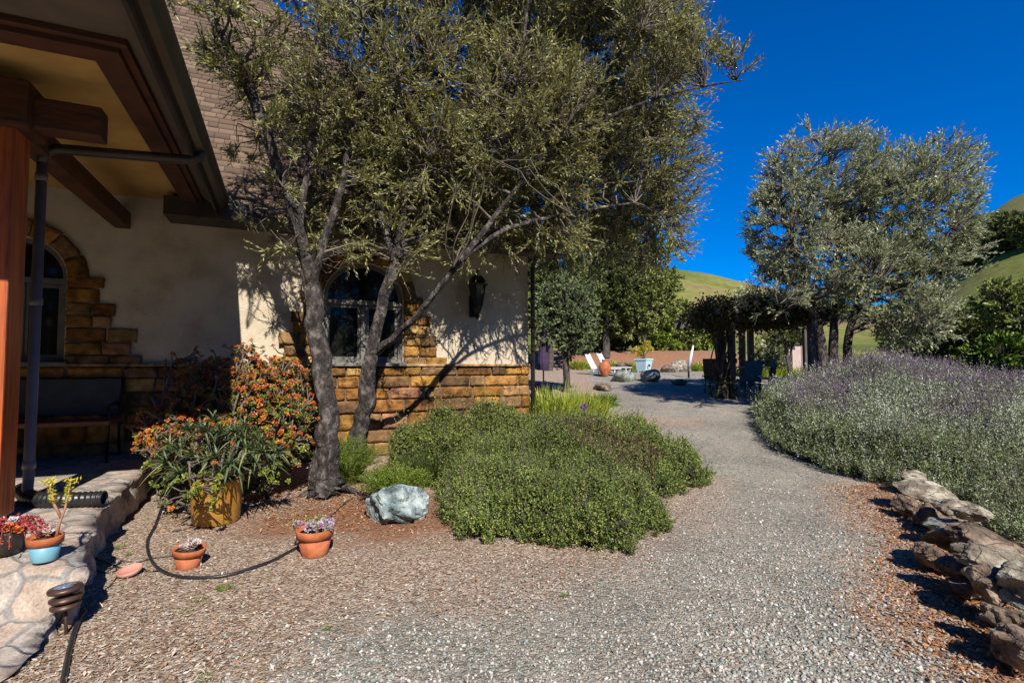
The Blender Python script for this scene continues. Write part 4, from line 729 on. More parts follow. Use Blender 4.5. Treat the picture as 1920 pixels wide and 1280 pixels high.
def sagef(lo, hi, hmul):
    def f(x, y):
        x = np.asarray(x, float); y = np.asarray(y, float); d = bed_dist(x, y); m = (y > lo-.35*vnoise(x, y, 1.5, 41)) & (y < hi+.35*vnoise(x, y, 1.5, 42)) & (d > 0)
        A = np.interp(y, [2.5, 4, 5.5, 7, 10, 13], [.18, .24, .36, .50, .58, .58]); Bq = np.interp(y, [3, 5, 7, 9.5, 13], [.05, .22, .38, .68, .74])
        top = A*sm(0, .5, d)**.6+Bq*sm(.2, 2.3, d)+(.25*(vnoise(x, y, 1.1, 43)-.5)*sm(.2, 1, d)+.26*(vnoise(x, y, 2.6, 44)-.5)*sm(.0, .4, d)+.12*(vnoise(x, y, 7, 45)-.5)*sm(.0, .3, d))*np.clip(A*2, .4, 1)
        top = top-.2*sm(11.5, 13.5, y)-.60*sm(6.3, 10.0, x)*np.clip(A*2, .3, 1); top = np.maximum(top, .12); return np.where(m, np.maximum(top*hmul, .05), -.3)
    return f
def sage_col(sx, sy, hh):
    n = len(sx); c = np.array(SG)[RS.randint(0, 4, n)]; d = bed_dist(sx, sy); low = (hh < .55) & (RS.rand(n) < .65); c[low] = np.array([(.21, .27, .09), (.16, .21, .08), (.27, .31, .15)])[RS.randint(0, 3, low.sum())]; return c
def sage(label, lo, hi, x0, x1, n, hm, nfl, L=.026):
    f = sagef(lo, hi, hm); e, _ = mound('sage_bush', label, 'shrub', f, x0, x1, lo-.4, hi+.4, n, None, L, L*.36, M_matte, col_fn=sage_col, step=.08, sprig=.14, up=1.5, nlf=9, gap=.25, depth=.14, group='silver sage bushes in the bed', core=.07)
    sx = x0+(x1-x0)*RS.rand(nfl*6); sy = lo+(hi-lo)*RS.rand(nfl*6); hh = f(sx, sy); k = (hh > min(.55, .6*float(hh.max()))) & (RS.rand(len(sx)) < sm(.35, .7, vnoise(sx, sy, 1.2, 47))); sx, sy, hh = sx[k][:nfl], sy[k][:nfl], hh[k][:nfl]; n = len(sx)
    b = np.stack([sx, sy, G(sx, sy)+hh-.04], -1); d = unit(rnd_dir(n)*.35+np.array([0, 0, 1.])); l = .12+.22*RS.rand(n, 1); K = b[:, None]+d[:, None]*l[:, None]*np.linspace(0, 1, 3)[None, :, None]
    V, Fq = tubes(K, np.full((n, 3), .0022), 3); np_mesh('flower_stalks', V, Fq, 4, M_twig, e); m = 12; i = np.repeat(np.arange(n), m); tt = .45+.6*RS.rand(n*m, 1)
    C = np.array([(.30, .19, .36), (.22, .12, .30), (.40, .32, .44), (.34, .27, .32)])[RS.randint(0, 4, n*m)]*(.8+.4*RS.rand(n*m, 1)); leaves('flowers', b[i]+d[i]*l[i]*tt, rnd_dir(n*m), .016, .010, C, M_petal, e)
sage('silver-green sage bush spilling over the near rock wall at the right edge', 2.0, 4.3, 2.6, 6.5, 15000, 1, 120, .024)
sage('silver sage bush behind the far end of the rock wall', 4.3, 6.3, 3.6, 8.5, 21000, 1.0, 700, .028)
sage('rounded sage bush overhanging the bend of the gravel path', 6.3, 9.0, 3.5, 11.5, 27000, 1.0, 2200, .034)
sage('purple-flowering sage bush furthest back, below the right-hand olive', 9.0, 13.4, 4.0, 15.5, 27000, 1.0, 3000, .044)

# ------------------------------------------------------------------ succulent shrub, yellow pot, aloe
def rosettes(centres, axes, nl, L, Wd, cols_per, m, name, parent, cup=.5, mid=.65):
    n = len(centres); i = np.repeat(np.arange(n), nl); ax = unit(axes); r = rnd_dir(n); A = unit(np.cross(ax, r)); Bv = np.cross(ax, A); an = np.tile(np.arange(nl)*2.39996, n)[:, None]; lay = np.tile(np.linspace(0, 1, nl), n)[:, None]
    D = unit((A[i]*np.cos(an)+Bv[i]*np.sin(an))*(1-.6*lay)+ax[i]*(cup*.4+cup*1.2*lay)+rnd_dir(n*nl)*.12); C = cols_per[i]*(.8+.4*RS.rand(n*nl, 1)); up = ax[i]
    leaves(name, centres[i]+ax[i]*lay*L*.3, D, L*(1-.35*lay[:, 0])*(.85+.3*RS.rand(n*nl)), Wd, C, m, parent, mid=mid, bend=-.08, up=up)
e = empty('jade_shrub', P(440, 900, 5.2)); e.location.z = Gf(e.location.x, e.location.y); tag(e, 'large orange and green succulent shrub against the house wall behind the yellow pot', 'shrub')
bl = [B(510, 730, 5.7, .42, .35, .36), B(470, 760, 5.4, .5, .4, .40), B(400, 760, 5.3, .42, .35, .25), B(320, 800, 5.1, .30, .3, .22), B(290, 800, 5.0, .14, .2, .14, .8), B(520, 800, 5.4, .35, .3, .38), B(350, 850, 4.9, .30, .3, .30), B(460, 670, 5.7, .16, .2, .14, .8), B(375, 700, 5.8, .33, .2, .25, .8), B(560, 760, 5.7, .16, .2, .35, .8), B(480, 850, 5.4, .4, .3, .35), B(378, 915, 4.12, .13, .09, .12, 2.2), B(310, 935, 4.7, .05, .06, .05, 3)]
bl.append(B(400, 800, 5.2, .35, .3, .3)); cen, dd, kb = in_blobs(bl, 4600, .45); cen += RS.normal(size=cen.shape)*.055; cen = cen[cen[:, 2] > .06]; dd = dd[:len(cen)]; n = len(cen)
root = np.array([(e.location.x+a, e.location.y+b, .02) for a, b in ((0, 0), (.25, .2), (-.2, .1), (-.45, -.1), (.4, .3), (-.1, -.25))]); mid_ = np.repeat(root, 2, 0)+np.array([0, 0, .3]); nodes = np.concatenate([root, mid_])
sub = cen[::12]; K1, R1 = branch_to(nodes, np.full(len(nodes), .03), sub, .02, .007, k=6, wob=.12); n2 = np.concatenate([nodes, K1[:, 2:].reshape(-1, 3)]); K2, R2 = branch_to(n2, np.full(len(n2), .012), cen, .009, .005, k=5, wob=.15)
V, Fq = joined([tubes(K1, R1, 6), tubes(K2, R2, 4)]); np_mesh('stems', V, Fq, 4, M_twig, e)
hz = (cen[:, 2]-cen[:, 2].min())/np.ptp(cen[:, 2]); orange = (RS.rand(n) < .30+.35*hz+.25*(cen[:, 0] < -3.0)); C = np.array([(.13, .17, .025), (.19, .21, .03), (.07, .09, .015), (.28, .21, .025)])[RS.randint(0, 4, n)]
C[orange] = np.array([(.48, .13, .025), (.54, .20, .035), (.34, .08, .02), (.42, .15, .05)])[RS.randint(0, 4, orange.sum())]; low = cen[:, 2] < .55; C[low] = np.where(RS.rand(low.sum(), 1) < .8, np.array([(.20, .24, .03)]), C[low])
rosettes(cen, unit(dd*.5+np.array([-.05, -.35, .8])+rnd_dir(n)*.3), 10, .038, .021, C, M_succ, 'foliage', e)

g = on_ground(405, 992); k_ = 1+.2/g.y; yx, yy, yz = g.x*k_, g.y*k_, Gf(g.x, g.y+.2)
M_yel = mat('yellow_glaze', (.26, .12, .02), (.44, .23, .04), scale=6, rough=.4, c3=(.38, .19, .03)); M_soil = mat('potting_soil', (.03, .02, .013), (.07, .045, .03), scale=40, rough=1, bump=.01)
e = empty('garden_pot', (yx, yy, yz)); tag(e, 'big mustard yellow glazed pot holding the aloe', 'pot')
MB().lathe((0, 0, 0), [(.175, 0), (.188, .02), (.202, .20), (.206, .34), (.216, .355), (.218, .38), (.206, .395), (.196, .385), (.19, .34)], 40).build('body', M_yel, e); MB().lathe((0, 0, .35), [(.189, 0), (.0001, .02)], 30).build('soil', M_soil, e)
def long_leaves(heads, axes, nl, L, w0, cols, m, name, parent, droop=.6, nseg=6, spread=1.0):
    n = len(heads); i = np.repeat(np.arange(n), nl); N = n*nl; ax = unit(axes)[i]; an = (np.tile(np.arange(nl)*2.39996, n)+np.repeat(RS.rand(n)*6.28, nl))[:, None]; ref = rnd_dir(n)[i]; A = unit(np.cross(ax, ref)); Bv = np.cross(ax, A)
    lay = np.tile(np.linspace(0, 1, nl), n)[:, None]; D0 = unit((A*np.cos(an)+Bv*np.sin(an))*spread*(1-.7*lay)+ax*(.3+1.0*lay)); Ls = L*(.75+.4*RS.rand(N, 1))*(1-.25*lay); u = np.linspace(0, 1, nseg+1)[None, :, None]
    K = heads[i][:, None]+D0[:, None]*Ls[:, None]*u+np.array([0, 0, -1.])*(droop*Ls[:, None]*(1-.6*lay[:, None])*u**2)+rnd_dir(N)[:, None]*Ls[:, None]*.12*u**2
    T = unit(np.gradient(K, axis=1)); S = unit(np.cross(T, np.array([0, 0, 1.])+.01*rnd_dir(N)[:, None])); Nn = np.cross(S, T); wd = w0*(1-u**1.6)*(.85+.15*np.sin(u*3))
    V = np.stack([K-S*wd*.5+Nn*wd*.28, K-Nn*wd*.12, K+S*wd*.5+Nn*wd*.28], 2)     # N,seg,3,3
    idx = np.arange(N*(nseg+1)*3).reshape(N, nseg+1, 3); Fq = np.concatenate([np.stack([idx[:, :-1, j], idx[:, :-1, j+1], idx[:, 1:, j+1], idx[:, 1:, j]], -1).reshape(-1, 4) for j in (0, 1)])
    C = np.array(cols)[RS.randint(0, len(cols), N)]*(.8+.4*RS.rand(N, 1)); return np_mesh(name, V.reshape(-1, 3), Fq, 4, m, parent, col=np.repeat(C, (nseg+1)*3, 0), smooth=True)
e = empty('aloe_plant', (yx, yy, yz+.36)); tag(e, 'spiky grey-green aloe with many rosettes spilling out of the yellow pot', 'plant')
hd = np.array([(yx+a, yy+b, yz+c) for a, b, c in [(0, 0, .70), (.2, -.05, .72), (-.22, -.08, .70), (.33, .05, .62), (-.36, -.02, .60), (.1, -.2, .60), (-.1, -.2, .62), (.28, -.18, .52), (-.30, -.18, .50), (.4, -.1, .66), (0, .15, .74), (.18, .12, .68), (-.16, .1, .74), (.42, .08, .50), (.16, -.24, .46), (-.45, .02, .66), (-.05, -.1, .80), (.25, 0, .78), (.52, 0, .60), (-.12, -.27, .48), (.36, -.2, .66)]])
ax = hd-np.array([yx, yy, yz+.25]); ax[:, 2] += .15; ax[:, 1] -= .12
hd0 = hd; ext = hd[RS.randint(0, len(hd), 22)]+RS.normal(size=(22, 3))*np.array([.07, .06, .06]); hd = np.concatenate([hd, ext]); ax = hd-np.array([yx, yy, yz+.25]); ax[:, 2] += .15; ax[:, 1] -= .12
long_leaves(hd, ax, 15, .22, .023, [(.10, .15, .07), (.16, .21, .10), (.07, .10, .05), (.20, .21, .09)], M_succ, 'leaves', e, droop=.55)
hd = hd0
K = np.stack([np.tile([yx, yy, yz+.34], (len(hd), 1)), (hd+np.array([yx, yy, yz+.3]))/2+np.array([0, 0, .02]), hd], 1); V, Fq = tubes(K, np.full((len(hd), 3), .013), 6); np_mesh('stems', V, Fq, 4, M_twig, e)

# ------------------------------------------------------------------ terracotta pots
M_terra = mat('terracotta', (.30, .085, .03), (.52, .18, .08), scale=9, rough=.85, bump=.001, c3=(.44, .12, .045)); M_blue = mat('blue_paint', (.13, .33, .44), (.18, .40, .50), scale=10, rough=.5)
M_seed = mat('dusty_terracotta', (.40, .17, .12), (.55, .28, .22), scale=12, rough=.9)
def pot(name, label, x, y, z, R, H, body, rim, tilt=0):
    e = empty(name, (x, y, z)); tag(e, label, 'pot'); e.rotation_euler = (tilt*.4, tilt, 0)
    MB().lathe((0, 0, 0), [(R*.66, 0), (R*.70, .006), (R*.88, H*.70)], 32).build('body', body, e)
    MB().lathe((0, 0, 0), [(R*.885, H*.68), (R*.96, H*.685), (R, H*.99), (R*.985, H), (R*.90, H), (R*.87, H*.84)], 32).build('rim', rim, e)
    MB().lathe((0, 0, H*.84), [(R*.875, 0), (.0001, .012)], 24).build('soil', M_soil, e); return e
g = on_ground(582, 1046); p1 = (g.x, g.y+.08, Gf(g.x, g.y+.1)); pot('flower_pot', 'terracotta pot of lilac succulents and pale spiky stems on the wood chips', *p1, .135, .19, M_terra, M_terra)
g = on_ground(342, 1068); p2 = (g.x, g.y+.06, Gf(g.x, g.y+.06)); pot('flower_pot', 'small terracotta pot with a white succulent between the two hoses', *p2, .105, .135, M_terra, M_terra, .08)
bx, by = on_h(83, 1064, .285); k_ = 1+.05/by; bx *= k_; by *= k_; bz = slab_h(bx, by)+.004; pot('flower_pot', 'terracotta pot painted pale blue below its rim, on the flagstones', bx, by, bz, .084, .135, M_blue, M_terra)
g = on_ground(238, 1082); e = empty('pot_saucer', (g.x, g.y+.03, Gf(g.x, g.y)+.012)); tag(e, 'small upturned terracotta saucer lying on the wood chips', 'saucer'); e.rotation_euler = (.18, -.1, 0)
MB().lathe((0, 0, 0), [(.05, .0), (.068, .012), (.075, .035), (.070, .036), (.062, .016), (.0001, .008)], 28).build('dish', M_seed, e)
# pot plants
e = empty('potted_succulent', (p1[0], p1[1], p1[2]+.17)); tag(e, 'lilac and yellow-green succulents growing in the larger terracotta pot', 'plant')
n = 30; a = RS.rand(n)*6.28; r = .11*np.sqrt(RS.rand(n)); cc = np.stack([p1[0]+r*np.cos(a)*1.25, p1[1]+r*np.sin(a), p1[2]+.19+.05*RS.rand(n)], -1); lil = np.array([(.42, .30, .42), (.50, .42, .52), (.45, .20, .38), (.30, .28, .32)])[RS.randint(0, 4, n)]
rosettes(cc, unit(np.stack([np.cos(a)*.5, np.sin(a)*.5-.3, np.ones(n)], -1)), 14, .030, .016, lil, M_succ, 'rosettes', e)
hd = cc[:9]+np.array([-.035, .0, .0]); K = np.stack([hd-np.array([0, 0, .06]), hd+np.array([0, 0, .03]), hd+np.array([0, 0, .07])], 1); K[:, 1:] += RS.normal(size=(9, 1, 3))*.012; V, Fq = tubes(K, np.full((9, 3), .003), 5); np_mesh('stems', V, Fq, 4, M_twig, e)
m = 46; i = np.repeat(np.arange(9), m); tt = RS.rand(9*m, 1); bp = K[i, 0]*(1-tt)+K[i, 2]*tt; leaves('spikes', bp, unit(rnd_dir(9*m)*.8+np.array([0, 0, .6])), .028, .006, np.array([(.42, .46, .10), (.50, .50, .22), (.28, .40, .05)])[RS.randint(0, 3, 9*m)], M_succ, e)
e = empty('potted_succulent', (p2[0], p2[1], p2[2]+.12)); tag(e, 'whitish rosette succulent in the small terracotta pot', 'plant')
cc = np.array([(p2[0]+a, p2[1]+b, p2[2]+c) for a, b, c in [(.02, -.02, .13), (.05, .01, .15), (-.02, -.03, .125), (.0, .03, .15), (.06, -.03, .15), (-.04, .01, .12)]]); rosettes(cc, cc-np.array(p2)+np.array([0, -.03, .1]), 16, .042, .020, np.tile([(.62, .50, .47)], (6, 1))*(.8+.3*RS.rand(6, 1)), M_succ, 'rosettes', e, cup=.9)
e = empty('potted_succulent', (bx, by, bz+.13)); tag(e, 'tall forked succulent with two yellow-green heads in the blue pot', 'plant')
st = [[(bx+.055, by, bz+.10), (bx+.075, by, bz+.20), (bx+.105, by, bz+.29), (bx+.12, by+.01, bz+.43)], [(bx+.085, by, bz+.235), (bx+.05, by-.01, bz+.31), (bx+.02, by-.01, bz+.43)]]
mb = MB()
for s_ in st: mb.tube([Vector(q)-e.location for q in s_], [.008, .007, .006, .004][:len(s_)], 8)
mb.build('stems', mat('pink_stem', (.35, .16, .11), (.42, .24, .15)), e)
BPs, DDs, CCs = [], [], []
for s_, hh in ((st[0], .13), (st[1], .12)):
    tip = np.array(s_[-1]); prev = np.array(s_[-2]); axd = unit(tip-prev)
    for k in range(90):
        u = random.random(); an = random.random()*6.28; d = unit(np.array([math.cos(an), math.sin(an), .35])); BPs.append(tip-axd*hh*u); DDs.append(d); CCs.append(random.choice([(.50, .50, .03), (.38, .46, .03), (.60, .52, .04)]))
    for k in range(40): BPs.append(tip+np.array([random.gauss(0, .02), random.gauss(0, .015), random.uniform(0, .015)])); DDs.append(rnd_dir(1)[0]); CCs.append((.60, .50, .03))
leaves('heads', np.array(BPs), np.array(DDs), .026, .007, np.array(CCs), M_succ, e)
cc = np.array([(bx+a, by+b, bz+.135+c) for a, b, c in [(-.03, 0, 0), (.0, .02, .02), (.03, -.02, .02), (-.05, .02, 0), (.02, .03, .03)]]); rosettes(cc, np.tile([(0, -.2, 1.)], (5, 1)), 14, .035, .012, np.array([(.30, .10, .10), (.6, .5, .45), (.65, .55, .5), (.28, .12, .12), (.5, .35, .33)]), M_succ, 'rosettes', e)
# red trailing plant at the far left
rx_, ry_ = on_h(8, 1045, .29); rz_ = slab_h(rx_, ry_)
e = empty('plant_pot', (rx_, ry_, rz_)); tag(e, 'dark pot half out of frame at the left edge under the red succulent', 'pot'); MB().lathe((0, 0, 0), [(.07, 0), (.095, .12), (.10, .13), (.085, .13), (.08, .1), (.0001, .1)], 26).build('body', mat('dark_glaze', (.03, .03, .025), (.05, .045, .04), rough=.4), e)
e = empty('trailing_succulent', (rx_, ry_, rz_+.12)); tag(e, 'crimson trailing succulent with orange tips on the flagstones at the left edge', 'plant')
n = 46; a = RS.rand(n)*6.28; K = np.empty((n, 6, 3)); u = np.linspace(0, 1, 6); rr = .08+.13*RS.rand(n)
for k in range(6): K[:, k] = np.stack([rx_+np.cos(a)*rr*u[k]*1.2+.02, ry_+np.sin(a)*rr*u[k], rz_+.12+.10*np.sin(u[k]*2.2)*RS.uniform(.5, 1.2, n)-.11*u[k]**2], -1)
K[:, :, 2] = np.maximum(K[:, :, 2], rz_+.012); V, Fq = tubes(K, np.full((n, 6), .0025), 4); np_mesh('stems', V, Fq, 4, mat('red_stem', (.25, .04, .04), (.35, .07, .06)), e)
m = 46; i = np.repeat(np.arange(n), m); tt = RS.rand(n*m)*4.99; k0 = tt.astype(int); fr = (tt-k0)[:, None]; bp = K[i, k0]*(1-fr)+K[i, k0+1]*fr; C = np.array([(.42, .04, .05), (.30, .03, .04), (.50, .09, .08), (.55, .18, .04)])[RS.choice(4, n*m, p=[.4, .3, .2, .1])]; leaves('leaves', bp, unit(rnd_dir(n*m)+np.array([0, 0, .3])), .017, .009, C, M_succ, e)
cc = np.array([(rx_+.05, ry_-.03, rz_+.15), (rx_+.02, ry_+.02, rz_+.17), (rx_+.09, ry_-.02, rz_+.13)]); rosettes(cc, np.tile([(.3, -.3, 1.)], (3, 1)), 16, .04, .02, np.array([(.65, .20, .03), (.5, .45, .48), (.62, .15, .03)]), M_succ, 'rosettes', e)

# ------------------------------------------------------------------ path light, hoses
M_bronze = mat('bronze_metal', (.07, .042, .035), (.12, .07, .055), scale=12, rough=.45, metal=.5)
g = on_ground(124, 1188); lx, ly, lz = g.x, g.y, g.z; e = empty('path_light', (lx, ly, lz)); e.scale = (.88,)*3; tag(e, 'tiered bronze garden path light leaning beside the flagstone edge', 'lamp'); e.rotation_euler = (0, -.06, 0)
MB().tube([(0, 0, -.05), (0, 0, .19)], .009, 10).build('stake', M_bronze, e)
def tier(z, r): return MB().lathe((0, 0, z), [(.03, -.004), (r*.92, -.016), (r, -.010), (r, .002), (r*.55, .016), (.03, .020)], 32).build('shade', M_bronze, e)
for z, r in ((.170, .074), (.212, .078)): tier(z, r)
MB().lathe((0, 0, .268), [(.03, -.012), (.082, -.016), (.085, -.004), (.080, .006), (.055, .010), (.0001, .012)], 32).build('cap', M_bronze, e); MB().lathe((0, 0, .155), [(.028, 0), (.028, .11)], 20).build('lens', mat('lens', (.20, .17, .05), (.30, .26, .08), rough=.25), e)
MB().lathe((0, 0, .2795), [(.053, 0), (.0001, .002)], 28).build('solar_panel', mat('solar_glass', (.10, .14, .25), (.14, .19, .32), rough=.1), e)
M_hose = mat('black_hose', (.015, .016, .018), (.03, .03, .034), scale=8, rough=.4)
def hose(label, pts, r, name='irrigation_hose', h=.0):
    c = []
    for px, py in pts: g = on_ground(px, py); c.append((g.x, g.y, 0))
    c = spline(c, len(pts)*8); z = G(c[:, 0], c[:, 1])+r+.003+h; c[:, 2] = z; e = empty(name, c[0]); tag(e, label, 'hose', 'irrigation hoses'); MB().tube([Vector(q)-e.location for q in c], r, 8).build('tube', M_hose, e); return e
hose('thick black irrigation hose curving from the shrub round to the terracotta pot of lilac succulents', [(306, 945), (292, 985), (277, 1015), (280, 1045), (296, 1068), (330, 1083), (385, 1086), (440, 1078), (500, 1058), (555, 1030)], .0105)
hose('straight black hose running out of the bottom left corner from the path light', [(160, 1150), (146, 1172), (132, 1215), (118, 1285), (100, 1380)], .012)
hose('thin black drip line snaking past the saucer to the small terracotta pot', [(165, 1062), (200, 1075), (240, 1062), (285, 1048), (335, 1042)], .004)
hose('thin black drip line reaching from the blue pot to the thick hose', [(150, 1040), (190, 1052), (240, 1070), (300, 1072), (325, 1080)], .0045)
hose('thin dark line curling below the saucer beside the path light', [(150, 1155), (175, 1125), (205, 1100), (220, 1078), (215, 1062)], .0035)
hose('thin black drip line lying in the olive tree shade beside the boulder', [(590, 995), (625, 965), (660, 935), (700, 905)], .006)

# ------------------------------------------------------------------ boulder and rocks
def rock_bm(dims, seed, amp=.28, sub=4, flatb=True):
    bm = bmesh.new(); bmesh.ops.create_icosphere(bm, subdivisions=sub, radius=1); rs = np.random.RandomState(seed); pl = unit(rs.normal(size=(9, 3))); dd = .48+.32*rs.rand(9)
    o = rs.rand(3)*50
    for v in bm.verts:
        p = np.array(v.co)
        for a, d in zip(pl, dd):
            k = p.dot(a)-d
            if k > 0: p = p-a*k*.85
        rd = 1+abs(float(vnoise(p[0]*.9+o[1]+p[2]*.8, p[1]+p[2]*1.1+o[0], 3.2, seed+5))-.5); nz = -amp*.75*max(0, .10-rd)*8*.35+(float(vnoise(p[0]*1+o[0]+p[2], p[1]+o[1]-p[2]*.7, 2.2, seed))-.5)*amp+(float(vnoise(p[0]+o[2]-p[2]*.6, p[1]+p[2], 6, seed+1))-.5)*amp*.35+(float(vnoise(p[0]+p[2], p[1]-p[2], 14, seed+2))-.5)*amp*.14
        p = p*(1+nz); v.co = Vector(p*np.array(dims))
    for f in bm.faces: f.smooth = sub != 5
    return bm
def rock(name, label, loc, dims, seed, m, rz=0, cat='rock', group=None, amp=.28, tilt=0, sub=4):
    bm = rock_bm(dims, seed, amp, sub); me = bpy.data.meshes.new(name); bm.to_mesh(me); bm.free(); o = link_mesh(name, me, m); o.location = loc; o.rotation_euler = (tilt, tilt*.5, rz); tag(o, label, cat, group); return o
def crack(m, scale=5, dark=.35, w=.05):
    n = m.node_tree.nodes; l = m.node_tree.links; b = n['Principled BSDF']; tc = n.new('ShaderNodeTexCoord'); nz = n.new('ShaderNodeTexNoise'); nz.inputs['Scale'].default_value = scale*1.2; nz.inputs['Detail'].default_value = 6; l.new(tc.outputs['Object'], nz.inputs[0])
    ad = n.new('ShaderNodeVectorMath'); ad.operation = 'MULTIPLY_ADD'; ad.inputs[1].default_value = (.22,)*3; l.new(nz.outputs['Color'], ad.inputs[0]); l.new(tc.outputs['Object'], ad.inputs[2])
    v = n.new('ShaderNodeTexVoronoi'); v.feature = 'DISTANCE_TO_EDGE'; v.inputs['Scale'].default_value = scale; l.new(ad.outputs[0], v.inputs['Vector']); r = n.new('ShaderNodeMapRange'); r.inputs[1].default_value = 0; r.inputs[2].default_value = w; r.inputs[3].default_value = dark; r.inputs[4].default_value = 1; l.new(v.outputs['Distance'], r.inputs[0])
    src = b.inputs['Base Color'].links[0].from_socket; mx = n.new('ShaderNodeVectorMath'); mx.operation = 'SCALE'; l.new(src, mx.inputs[0]); l.new(r.outputs[0], mx.inputs['Scale']); l.new(mx.outputs[0], b.inputs['Base Color'])
    bn = b.inputs['Normal'].links[0].from_node; b2 = n.new('ShaderNodeBump'); b2.inputs['Distance'].default_value = .02; l.new(r.outputs[0], b2.inputs['Height']); l.new(bn.outputs[0], b2.inputs['Normal']); l.new(b2.outputs[0], b.inputs['Normal']); return m
M_boul = mat('serpentine_rock', (.04, .065, .07), (.46, .52, .50), scale=5.5, rough=.85, bump=.03, bscale=14, c3=(.22, .28, .29), detail=10)
M_r1 = mat('brown_rock', (.05, .035, .025), (.34, .26, .19), scale=6, rough=.95, bump=.03, bscale=16, c3=(.17, .12, .085), detail=10)
M_r2 = mat('lichen_rock', (.09, .07, .05), (.50, .47, .38), scale=7, rough=.95, bump=.03, bscale=16, c3=(.25, .21, .155), detail=10)
M_r3 = mat('green_grey_rock', (.08, .11, .10), (.34, .38, .34), scale=5, rough=.9, bump=.012, bscale=18, c3=(.20, .22, .18), detail=10)
crack(M_r1, 5, .72, .03); crack(M_r2, 5, .75, .03); crack(M_r3, 5, .75, .03); crack(M_boul, 4.5, .82, .03)
g = on_ground(735, 990); rock('boulder', 'blue-grey boulder with pale veins on the bare earth beside the olive tree', (g.x-.02, g.y+.26, g.z+.11), (.29, .25, .25), 9, M_boul, .3, amp=.40, sub=5)
RK = [ # px, py (centre), Y, size, material, tilt, label
 (1712, 893, 5.51, (.22, .17, .07), M_r2, 0, 'flat lichen-topped stone at the far end of the rock wall'),
 (1740, 925, 4.90, (.34, .20, .11), M_r2, .15, 'large slab-like tan stone near the far end of the rock wall'),
 (1795, 955, 4.18, (.24, .17, .09), M_r2, .1, 'pale lichen-flecked stone on top of the wall, third from the far end'),
 (1700, 950, 4.76, (.13, .13, .13), M_r1, 0, 'small brown stone at the far foot of the wall'),
 (1738, 968, 4.46, (.15, .14, .13), M_r1, .2, 'brown stone in shade under the large slab stone'),
 (1765, 985, 4.02, (.16, .14, .08), M_r3, .1, 'green-grey stone under the pale lichen-flecked one'),
 (1825, 965, 3.89, (.14, .12, .07), M_r2, .1, 'whitish rounded stone half hidden in the sage'),
 (1790, 1015, 3.60, (.20, .16, .12), M_r1, .25, 'cracked brown stone in the middle of the wall'),
 (1850, 1015, 3.34, (.26, .14, .09), M_r1, .2, 'long reddish-brown stone on top of the middle of the wall'),
 (1752, 1045, 3.51, (.13, .12, .12), M_r1, 0, 'rounded dark stone at the foot of the middle of the wall'),
 (1880, 1055, 3.00, (.28, .15, .10), M_r2, .2, 'long mossy tan stone on top, nearer than the reddish one'),
 (1802, 1068, 3.20, (.15, .12, .10), M_r1, .35, 'pointed brown stone jutting from the wall towards the path'),
 (1865, 1105, 2.85, (.18, .15, .13), M_r1, .1, 'broad orange-brown stone below the mossy one'),
 (1812, 1105, 3.10, (.11, .09, .07), M_r1, .2, 'small brown stone lying loose at the foot of the wall'),
 (1925, 1095, 2.71, (.20, .15, .12), M_r2, .1, 'tan stone on top of the wall at the right edge'),
 (1918, 1125, 2.70, (.12, .11, .11), M_r3, .1, 'green mossy stone at the right edge'),
 (1905, 1165, 2.55, (.13, .12, .10), M_r1, 0, 'brown stone at the right edge under the mossy green one'),
 (1915, 1215, 2.39, (.12, .11, .10), M_r1, 0, 'nearest brown stone at the bottom right edge'),
 (1985, 1140, 2.53, (.2, .18, .2), M_r1, 0, 'stone just beyond the right edge of the view')]
for k, (px, py, Y, s, m, tl, lb) in enumerate(RK):
    if px > 1960: continue
    p = P(px, py, Y); rock('wall_stone', lb, p, tuple(q*f_ for q, f_ in zip(s, ((.80, 1.0, .88) if s[0] > .2 else (.95, .95, .85)))), 20+k*7, m, -1.1+random.uniform(-.25, .25) if s[0] > .2 else random.uniform(0, 3), 'rock', 'stones of the dry rock wall', amp=.36, tilt=tl, sub=5)
# earth behind the rock wall that the stones hold back
xs_, ys_ = np.meshgrid(np.linspace(0, 1, 12), np.linspace(1.9, 5.3, 40), indexing='ij'); ex = np.interp(ys_, [1.9, 2.4, 2.85, 3.4, 4.1, 4.8, 5.4], [2.62, 2.85, 3.0, 3.28, 3.72, 4.05, 4.3])+xs_*2.2; hz_ = np.interp(xs_, [0, .06, .25, 1], [0, .10, .16, .20])*sm(5.35, 4.9, ys_)
Vb = np.stack([ex, ys_, G(ex, ys_)-.02+hz_+.03*(vnoise(ex, ys_, 6, 3)-.5)], -1); idx = np.arange(12*40).reshape(12, 40); Fq = np.stack([idx[:-1, :-1], idx[1:, :-1], idx[1:, 1:], idx[:-1, 1:]], -1).reshape(-1, 4)
tag(np_mesh('earth_bank', Vb.reshape(-1, 3), Fq, 4, mat('bank_earth', (.08, .045, .03), (.18, .10, .065), scale=20, rough=1, bump=.01), smooth=True), kind='structure')

